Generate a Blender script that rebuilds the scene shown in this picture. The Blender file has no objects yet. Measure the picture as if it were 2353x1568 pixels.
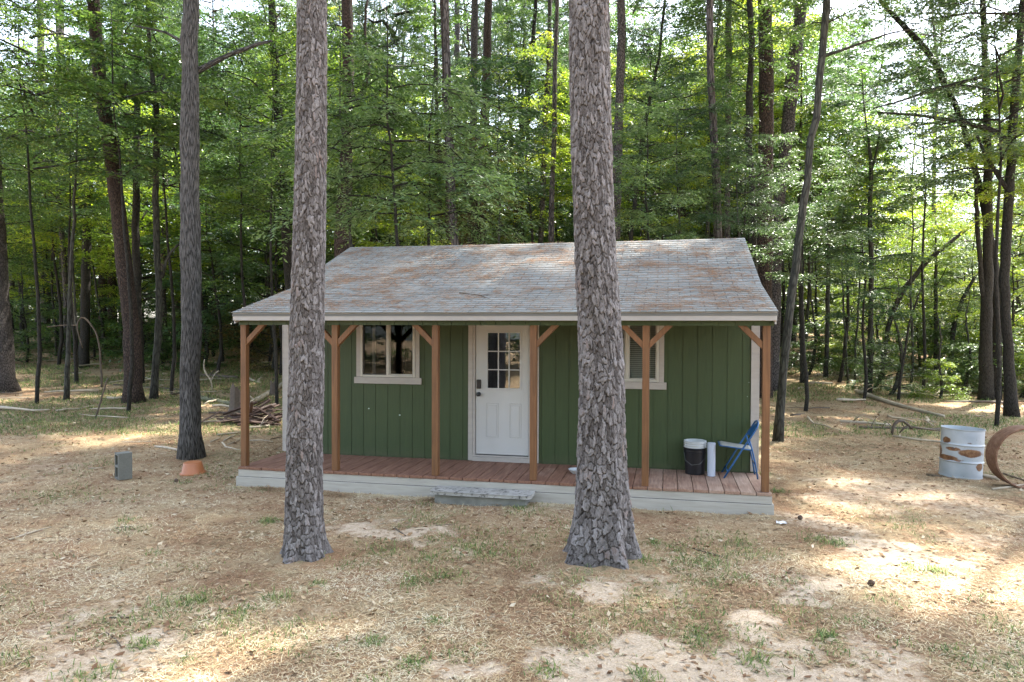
import bpy, math, random
import numpy as np
from mathutils import Vector, Matrix
scene = bpy.context.scene
# ------------------------------------------------------------ camera
CAM = np.array([6.0921, -9.1879, 2.277]); YAW, PITCH, ROLL = .2169, -.015, .0034
_R = np.array([math.cos(YAW), math.sin(YAW), 0]); F0 = np.array([-math.sin(YAW), math.cos(YAW), 0]); _U = np.array([0, 0, 1.])
_F = F0*math.cos(PITCH)+_U*math.sin(PITCH); _U1 = _U*math.cos(PITCH)-F0*math.sin(PITCH)
_R2 = _R*math.cos(ROLL)+_U1*math.sin(ROLL); _U2 = _U1*math.cos(ROLL)-_R*math.sin(ROLL)
cd = bpy.data.cameras.new('camera'); cam = bpy.data.objects.new('camera', cd); scene.collection.objects.link(cam)
M = Matrix.Identity(4)
for i in range(3):
    M[i][0] = _R2[i]; M[i][1] = _U2[i]; M[i][2] = -_F[i]; M[i][3] = CAM[i]
cam.matrix_world = M
cd.sensor_width = 36; cd.lens = 36*1617.6/2353; cd.clip_start = .1; cd.clip_end = 1000
scene.camera = cam
# ------------------------------------------------------------ light
SUN_DIR = Vector((.30, .52, 1.0)).normalized()
EL = math.asin(SUN_DIR.z); AZ = math.atan2(SUN_DIR.x, SUN_DIR.y)
w = bpy.data.worlds.new('World'); scene.world = w; w.use_nodes = True
nt = w.node_tree; bg = nt.nodes['Background']
sky = nt.nodes.new('ShaderNodeTexSky'); sky.sky_type = 'NISHITA'; sky.sun_disc = False
sky.sun_elevation = EL; sky.sun_rotation = AZ; sky.dust_density = 2.5; sky.air_density = 1.0
hs = nt.nodes.new('ShaderNodeHueSaturation'); hs.inputs['Saturation'].default_value = .66   # hazy, washed out summer sky
nt.links.new(sky.outputs[0], hs.inputs['Color']); nt.links.new(hs.outputs[0], bg.inputs[0]); bg.inputs[1].default_value = .15
sl = bpy.data.lights.new('sun', 'SUN'); sl.energy = 3.9; sl.angle = math.radians(1.0); sl.color = (1, .95, .86)
so = bpy.data.objects.new('sun', sl); scene.collection.objects.link(so)
so.rotation_euler = (-SUN_DIR).to_track_quat('-Z', 'Y').to_euler(); so.location = (20, 30, 60)
scene.view_settings.view_transform = 'Standard'; scene.view_settings.look = 'None'
scene.view_settings.exposure = 2.72; scene.view_settings.gamma = 1
scene.cycles.max_bounces = 6; scene.cycles.diffuse_bounces = 4; scene.cycles.transmission_bounces = 3
scene.cycles.transparent_max_bounces = 6; scene.cycles.sample_clamp_indirect = 4
try: scene.cycles.use_light_tree = False
except Exception: pass
# ------------------------------------------------------------ helpers
rng = np.random.default_rng(7)
COL = scene.collection
def gh(x, y):
    D = (x-CAM[0])*F0[0]+(y-CAM[1])*F0[1]
    t = np.clip((D-17)/10, 0, 1)
    return np.minimum(0.055*(np.maximum(D-22, 0)*(D > 27)+(D <= 27)*(t*t)*5), 3.2)
def hash2(i, j, s=0):
    h = (i.astype(np.int64)*374761393+j.astype(np.int64)*668265263+s*974634777) & 0x7fffffff
    h = ((h ^ (h >> 13))*1274126177) & 0x7fffffff
    return ((h ^ (h >> 16)) & 0xffff)/65535.
def vnoise(x, y, s=0):
    i = np.floor(x); j = np.floor(y); fx = x-i; fy = y-j
    fx = fx*fx*(3-2*fx); fy = fy*fy*(3-2*fy)
    a = hash2(i, j, s); b = hash2(i+1, j, s); c = hash2(i, j+1, s); d = hash2(i+1, j+1, s)
    return a+(b-a)*fx+(c-a)*fy+(a-b-c+d)*fx*fy
def fbm(x, y, s=0, o=4):
    v = 0; a = .5; t = 0
    for k in range(o):
        v = v+a*vnoise(x*2**k, y*2**k, s+k); t += a; a *= .55
    return v/t
def mesh_new(name, V, F, uv=None, fattr=None, vattr=None, smooth=False):
    """V (n,3) array; F list of tuples or (m,k) array; uv per loop"""
    me = bpy.data.meshes.new(name)
    V = np.asarray(V, dtype=np.float32)
    if isinstance(F, np.ndarray):
        m, k = F.shape
        me.vertices.add(len(V)); me.vertices.foreach_set('co', V.ravel())
        me.loops.add(m*k); me.loops.foreach_set('vertex_index', F.ravel().astype(np.int32))
        me.polygons.add(m); me.polygons.foreach_set('loop_start', np.arange(0, m*k, k, dtype=np.int32))
        me.update(calc_edges=True)
    else:
        me.from_pydata([tuple(map(float, v)) for v in V], [], F); me.update()
    if uv is not None:
        l = me.uv_layers.new(name='UVMap'); l.data.foreach_set('uv', np.asarray(uv, dtype=np.float32).ravel())
    for nm, a in (fattr or {}).items():
        at = me.attributes.new(nm, 'FLOAT', 'FACE'); at.data.foreach_set('value', np.asarray(a, dtype=np.float32))
    for nm, a in (vattr or {}).items():
        at = me.attributes.new(nm, 'FLOAT', 'POINT'); at.data.foreach_set('value', np.asarray(a, dtype=np.float32))
    if smooth:
        me.polygons.foreach_set('use_smooth', np.ones(len(me.polygons), dtype=bool))
    return me
def link(name, me, mat=None, parent=None, loc=None):
    o = bpy.data.objects.new(name, me); COL.objects.link(o)
    if mat is not None and me is not None:
        if not me.materials: me.materials.append(mat)
    if parent is not None: o.parent = parent
    if loc is not None: o.location = loc
    return o
def tag(o, label=None, cat=None, group=None, kind=None):
    if label: o['label'] = label
    if cat: o['category'] = cat
    if group: o['group'] = group
    if kind: o['kind'] = kind
    return o
def thing(name, label, cat, loc=(0, 0, 0), group=None, rz=0):
    o = bpy.data.objects.new(name, None); COL.objects.link(o); o.location = loc; o.rotation_euler = (0, 0, rz)
    o.empty_display_size = .2
    return tag(o, label, cat, group)
class MB:
    def __init__(s, org=(0, 0, 0)): s.V = []; s.F = []; s.U = []; s.n = 0; s.o = np.array(org, float)
    def add(s, V, F, U=None):
        V = np.asarray(V, float); s.V.append(V-s.o)
        for f in F: s.F.append(tuple(int(i)+s.n for i in f))
        if U is None:
            U = []
            for f in F:
                for i in f: U.append((V[i][0]+V[i][1]*.31, V[i][2]+V[i][1]*.17))
        s.U.extend(U); s.n += len(V); return s
    def box(s, x0, x1, y0, y1, z0, z1):
        V = [(x0, y0, z0), (x1, y0, z0), (x1, y1, z0), (x0, y1, z0), (x0, y0, z1), (x1, y0, z1), (x1, y1, z1), (x0, y1, z1)]
        F = [(0, 3, 2, 1), (4, 5, 6, 7), (0, 1, 5, 4), (1, 2, 6, 5), (2, 3, 7, 6), (3, 0, 4, 7)]
        U = []
        for f in F:
            P = np.array([V[i] for i in f]); n = np.abs(np.cross(P[1]-P[0], P[2]-P[0])); k = int(np.argmax(n))
            for p in P:
                U.append({0: (p[1], p[2]), 1: (p[0], p[2]), 2: (p[0], p[1])}[k])
        return s.add(V, F, U)
    def beam(s, a, b, w, h, up=(0, 0, 1)):
        a = np.array(a, float); b = np.array(b, float); d = (b-a)/np.linalg.norm(b-a)
        u = np.array(up, float); sd = np.cross(d, u); sd /= np.linalg.norm(sd); u = np.cross(sd, d)
        L = np.linalg.norm(b-a); V = []
        for p in (a, b):
            for (i, j) in ((-1, -1), (1, -1), (1, 1), (-1, 1)): V.append(p+sd*i*w/2+u*j*h/2)
        F = [(0, 1, 2, 3), (7, 6, 5, 4), (0, 4, 5, 1), (1, 5, 6, 2), (2, 6, 7, 3), (3, 7, 4, 0)]
        U = [(0, 0), (w, 0), (w, h), (0, h)]*2
        for k in range(4): U += [(0, 0), (0, L), (w, L), (w, 0)]
        return s.add(V, F, U)
    def prism(s, P, y0, y1):
        """polygon P in (x,z), extruded over y"""
        n = len(P); V = [(x, y0, z) for x, z in P]+[(x, y1, z) for x, z in P]
        F = [tuple(range(n)), tuple(range(2*n-1, n-1, -1))]+[(i, i+n, (i+1) % n+n, (i+1) % n) for i in range(n)]
        return s.add(V, F)
    def tube(s, P, R, n=8, cap=True, jit=0., seed=0):
        P = np.asarray(P, float); R = np.broadcast_to(np.asarray(R, float), (len(P),)); m = len(P)
        T = np.gradient(P, axis=0); T /= np.linalg.norm(T, axis=1)[:, None]+1e-9
        ref = np.array([1., 0, 0]) if abs(T[0][0]) < .8 else np.array([0, 1., 0])
        V = np.zeros((m, n, 3)); th = np.arange(n)/n*2*math.pi
        up = ref; r_ = np.random.default_rng(seed)
        for i in range(m):
            a = np.cross(T[i], up); a /= np.linalg.norm(a); b = np.cross(a, T[i]); up = b
            rr = R[i]*(1+jit*r_.normal(size=n)) if jit else R[i]
            V[i] = P[i]+(np.cos(th)[:, None]*a+np.sin(th)[:, None]*b)*np.reshape(rr, (-1, 1))
        ln = np.concatenate([[0], np.cumsum(np.linalg.norm(np.diff(P, axis=0), axis=1))]); c = 2*math.pi*max(R[0], R[m//2])
        F = []; U = []
        for i in range(m-1):
            for j in range(n):
                k = (j+1) % n
                F.append((i*n+j, i*n+k, (i+1)*n+k, (i+1)*n+j))
                U += [(j/n*c, ln[i]), ((j+1)/n*c, ln[i]), ((j+1)/n*c, ln[i+1]), (j/n*c, ln[i+1])]
        if cap:
            F.append(tuple(range(n-1, -1, -1))); U += [(0, 0)]*n
            F.append(tuple((m-1)*n+j for j in range(n))); U += [(0, 0)]*n
        return s.add(V.reshape(-1, 3), F, U)
    def lathe(s, prof, c=(0, 0, 0), n=32, rot=None):
        """prof: list of (r,z)"""
        prof = np.array(prof, float); m = len(prof); th = np.arange(n)/n*2*math.pi; V = []
        for r, z in prof: V += [(r*math.cos(t), r*math.sin(t), z) for t in th]
        V = np.array(V)
        if rot is not None: V = V@np.array(rot.to_3x3()).T
        V = V+np.array(c); F = []; U = []
        for i in range(m-1):
            for j in range(n):
                k = (j+1) % n
                F.append((i*n+j, i*n+k, (i+1)*n+k, (i+1)*n+j))
                U += [(j/n, prof[i][1]), ((j+1)/n, prof[i][1]), ((j+1)/n, prof[i+1][1]), (j/n, prof[i+1][1])]
        return s.add(V, F, U)
    def build(s, name, mat, parent=None, bevel=0, smooth=False, solid=0, loc=None):
        V = np.concatenate(s.V); me = mesh_new(name, V, s.F, uv=s.U, smooth=smooth)
        o = link(name, me, mat, parent, loc)
        if solid:
            m = o.modifiers.new('s', 'SOLIDIFY'); m.thickness = solid; m.offset = 0
        if bevel:
            m = o.modifiers.new('b', 'BEVEL'); m.width = bevel; m.segments = 2; m.limit_method = 'ANGLE'
        return o
# ------------------------------------------------------------ materials
def newmat(name):
    m = bpy.data.materials.new(name); m.use_nodes = True; nt = m.node_tree
    b = nt.nodes['Principled BSDF']; return m, nt, b
def N(nt, t, **k):
    n = nt.nodes.new('ShaderNode'+t)
    for a, v in k.items():
        if a.startswith('i_'): n.inputs[int(a[2:])].default_value = v
        else: setattr(n, a, v)
    return n
def ramp(nt, fac, stops):
    r = nt.nodes.new('ShaderNodeValToRGB'); el = r.color_ramp.elements
    while len(el) < len(stops): el.new(.5)
    for e, (p, c) in zip(el, stops): e.position = p; e.color = (*c, 1)
    nt.links.new(fac, r.inputs[0]); return r.outputs[0]
def noise(nt, vec, scale, detail=4, rough=.55, dist=0):
    n = nt.nodes.new('ShaderNodeTexNoise'); n.inputs['Scale'].default_value = scale
    n.inputs['Detail'].default_value = detail; n.inputs['Roughness'].default_value = rough; n.inputs['Distortion'].default_value = dist
    if vec is not None: nt.links.new(vec, n.inputs['Vector'])
    return n.outputs[0]
def mapv(nt, src, scale):
    m = nt.nodes.new('ShaderNodeMapping'); m.inputs['Scale'].default_value = scale
    nt.links.new(src, m.inputs['Vector']); return m.outputs[0]
def mixc(nt, f, a, b, mode='MIX'):
    m = nt.nodes.new('ShaderNodeMix'); m.data_type = 'RGBA'; m.blend_type = mode
    for idx, v in ((0, f), (6, a), (7, b)):
        if isinstance(v, (int, float)): m.inputs[idx].default_value = v
        elif isinstance(v, tuple): m.inputs[idx].default_value = (*v, 1)
        else: nt.links.new(v, m.inputs[idx])
    return m.outputs[2]
def math_(nt, op, a, b=0., c=None):
    m = nt.nodes.new('ShaderNodeMath'); m.operation = op
    for i, v in enumerate((a, b) if c is None else (a, b, c)):
        if isinstance(v, (int, float)): m.inputs[i].default_value = v
        else: nt.links.new(v, m.inputs[i])
    return m.outputs[0]
def bump(nt, b, h, strength=.5, dist=.01):
    n = nt.nodes.new('ShaderNodeBump'); n.inputs['Strength'].default_value = strength; n.inputs['Distance'].default_value = dist
    nt.links.new(h, n.inputs['Height']); nt.links.new(n.outputs[0], b.inputs['Normal'])
def coord(nt, k='Object'): return nt.nodes.new('ShaderNodeTexCoord').outputs[k]
def attr(nt, name): return N(nt, 'Attribute', attribute_name=name).outputs['Fac']
def simple(name, col, rough=.6, var=.15, scale=8, metal=0, stretch=(1, 1, 1), bmp=0., spec=.5):
    m, nt, b = newmat(name); c = coord(nt); v = mapv(nt, c, stretch)
    n = noise(nt, v, scale, 5); n2 = noise(nt, v, scale*.22, 3)
    f = math_(nt, 'MULTIPLY_ADD', n, .6, math_(nt, 'MULTIPLY', n2, .4))
    lo = tuple(x*(1-var) for x in col); hi = tuple(min(1, x*(1+var)) for x in col)
    nt.links.new(ramp(nt, f, [(.32, lo), (.68, hi)]), b.inputs['Base Color'])
    b.inputs['Roughness'].default_value = rough; b.inputs['Metallic'].default_value = metal
    b.inputs['Specular IOR Level'].default_value = spec
    if bmp: bump(nt, b, n, bmp, .004)
    return m
def bark(name, dark, mid, light, su=16, sv=8, kind='plate', depth=.02):
    m, nt, b = newmat(name); uv = coord(nt, 'UV')
    v = mapv(nt, uv, (su, sv, 1))
    dn = noise(nt, v, 1.2, 3)
    va = N(nt, 'VectorMath', operation='ADD'); nt.links.new(v, va.inputs[0])
    vs = N(nt, 'VectorMath', operation='SCALE'); nn = N(nt, 'TexNoise'); nn.inputs['Scale'].default_value = 1.5; nt.links.new(v, nn.inputs['Vector'])
    nt.links.new(nn.outputs[1], vs.inputs[0]); vs.inputs['Scale'].default_value = .7; nt.links.new(vs.outputs[0], va.inputs[1])
    vo = N(nt, 'TexVoronoi', feature='DISTANCE_TO_EDGE'); nt.links.new(va.outputs[0], vo.inputs['Vector']); vo.inputs['Scale'].default_value = 1
    vc = N(nt, 'TexVoronoi', feature='F1'); nt.links.new(va.outputs[0], vc.inputs['Vector']); vc.inputs['Scale'].default_value = 1
    fine = noise(nt, mapv(nt, uv, (60, 18, 1)), 1, 5, .65)
    big = noise(nt, mapv(nt, uv, (1.5, .6, 1)), 1, 3)
    edge = math_(nt, 'MINIMUM', math_(nt, 'MULTIPLY', vo.outputs[0], 5.), 1.)
    t = math_(nt, 'MULTIPLY_ADD', fine, .6, math_(nt, 'MULTIPLY', big, .4))
    plate = ramp(nt, t, [(.3, mid), (.5, tuple((a+b_)/2 for a, b_ in zip(mid, light))), (.7, light)])
    sep = N(nt, 'SeparateColor'); nt.links.new(vc.outputs['Color'], sep.inputs[0])
    plate = mixc(nt, math_(nt, 'MULTIPLY', sep.outputs[0], .45), plate, mid)
    nt.links.new(mixc(nt, edge, dark, plate), b.inputs['Base Color'])
    b.inputs['Roughness'].default_value = .85; b.inputs['Specular IOR Level'].default_value = .25
    h = math_(nt, 'MULTIPLY_ADD', fine, .35, edge); bump(nt, b, h, 1.0, depth)
    return m
def wood(name, col, var=.25, grain=(3, 40, 40), rough=.7, knots=True):
    m, nt, b = newmat(name); c = coord(nt); v = mapv(nt, c, grain)
    n = noise(nt, v, 1.6, 6, .6, .4); n2 = noise(nt, c, 1.3, 3)
    f = math_(nt, 'MULTIPLY_ADD', n, .65, math_(nt, 'MULTIPLY', n2, .35))
    lo = tuple(x*(1-var) for x in col); hi = tuple(min(1, x*(1+var)) for x in col)
    cc = ramp(nt, f, [(.3, lo), (.5, col), (.7, hi)])
    nt.links.new(cc, b.inputs['Base Color']); b.inputs['Roughness'].default_value = rough; bump(nt, b, n, .35, .003)
    return m
def leafmat(name, dark, mid, light, trans=.4):
    m, nt, b = newmat(name); a = attr(nt, 'var')
    oi = N(nt, 'ObjectInfo').outputs['Random']
    f = math_(nt, 'ADD', a, math_(nt, 'MULTIPLY_ADD', oi, .3, -.15))
    c = ramp(nt, f, [(.12, dark), (.5, mid), (.92, light)])
    nt.links.new(c, b.inputs['Base Color']); b.inputs['Roughness'].default_value = .38; b.inputs['Specular IOR Level'].default_value = .7
    tr = N(nt, 'BsdfTranslucent'); g = mixc(nt, 1., c, (1.35, 1.4, .78), 'MULTIPLY'); nt.links.new(g, tr.inputs[0])
    ms = N(nt, 'MixShader'); ms.inputs[0].default_value = trans
    nt.links.new(b.outputs[0], ms.inputs[1]); nt.links.new(tr.outputs[0], ms.inputs[2])
    nt.links.new(ms.outputs[0], nt.nodes['Material Output'].inputs[0]); return m
def faceramp(name, stops, rough=.8, trans=0.):
    m, nt, b = newmat(name); c = ramp(nt, attr(nt, 'var'), stops); nt.links.new(c, b.inputs['Base Color']); b.inputs['Roughness'].default_value = rough
    b.inputs['Specular IOR Level'].default_value = .3
    if trans:
        tr = N(nt, 'BsdfTranslucent'); nt.links.new(c, tr.inputs[0]); ms = N(nt, 'MixShader'); ms.inputs[0].default_value = trans
        nt.links.new(b.outputs[0], ms.inputs[1]); nt.links.new(tr.outputs[0], ms.inputs[2]); nt.links.new(ms.outputs[0], nt.nodes['Material Output'].inputs[0])
    return m
LEAF = dict(
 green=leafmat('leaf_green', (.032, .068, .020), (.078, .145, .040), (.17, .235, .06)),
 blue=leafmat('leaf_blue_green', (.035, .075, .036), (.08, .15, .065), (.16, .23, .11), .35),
 yellow=leafmat('leaf_backlit_yellow', (.09, .15, .018), (.20, .29, .03), (.42, .44, .05), .5),  # backlit glow of the foliage put into a brighter yellow base colour
 pale=leafmat('leaf_pale_sheen', (.07, .13, .045), (.17, .26, .11), (.34, .42, .24), .4),  # sky sheen on glossy leaves put into a paler base colour
 brown=leafmat('leaf_brown', (.06, .05, .02), (.14, .11, .03), (.26, .15, .05), .35),
 needle=leafmat('pine_needle_green', (.025, .05, .02), (.05, .095, .03), (.09, .14, .05), .25))
BARK = dict(
 pine=bark('pine_bark', (.022, .018, .017), (.085, .07, .063), (.18, .16, .15), 18, 9),
 red=bark('pine_bark_reddish', (.015, .011, .009), (.055, .034, .025), (.11, .08, .065), 18, 9),
 oak=bark('dark_bark', (.010, .009, .007), (.032, .028, .022), (.07, .063, .052), 30, 7, depth=.012),
 smooth=bark('smooth_bark', (.018, .017, .013), (.045, .043, .033), (.09, .087, .07), 9, 3, depth=.004),
 furrow=bark('furrowed_bark', (.018, .016, .014), (.08, .073, .066), (.24, .23, .22), 46, 4.5, depth=.02))
LOGM = dict(pale=wood('bare_log_wood', (.42, .35, .26), .3, (6, 6, 6)), dark=wood('dark_log_bark', (.09, .065, .045), .4, (8, 8, 8)),
 moss=wood('mossy_log', (.13, .13, .075), .4, (7, 7, 7)))

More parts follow.
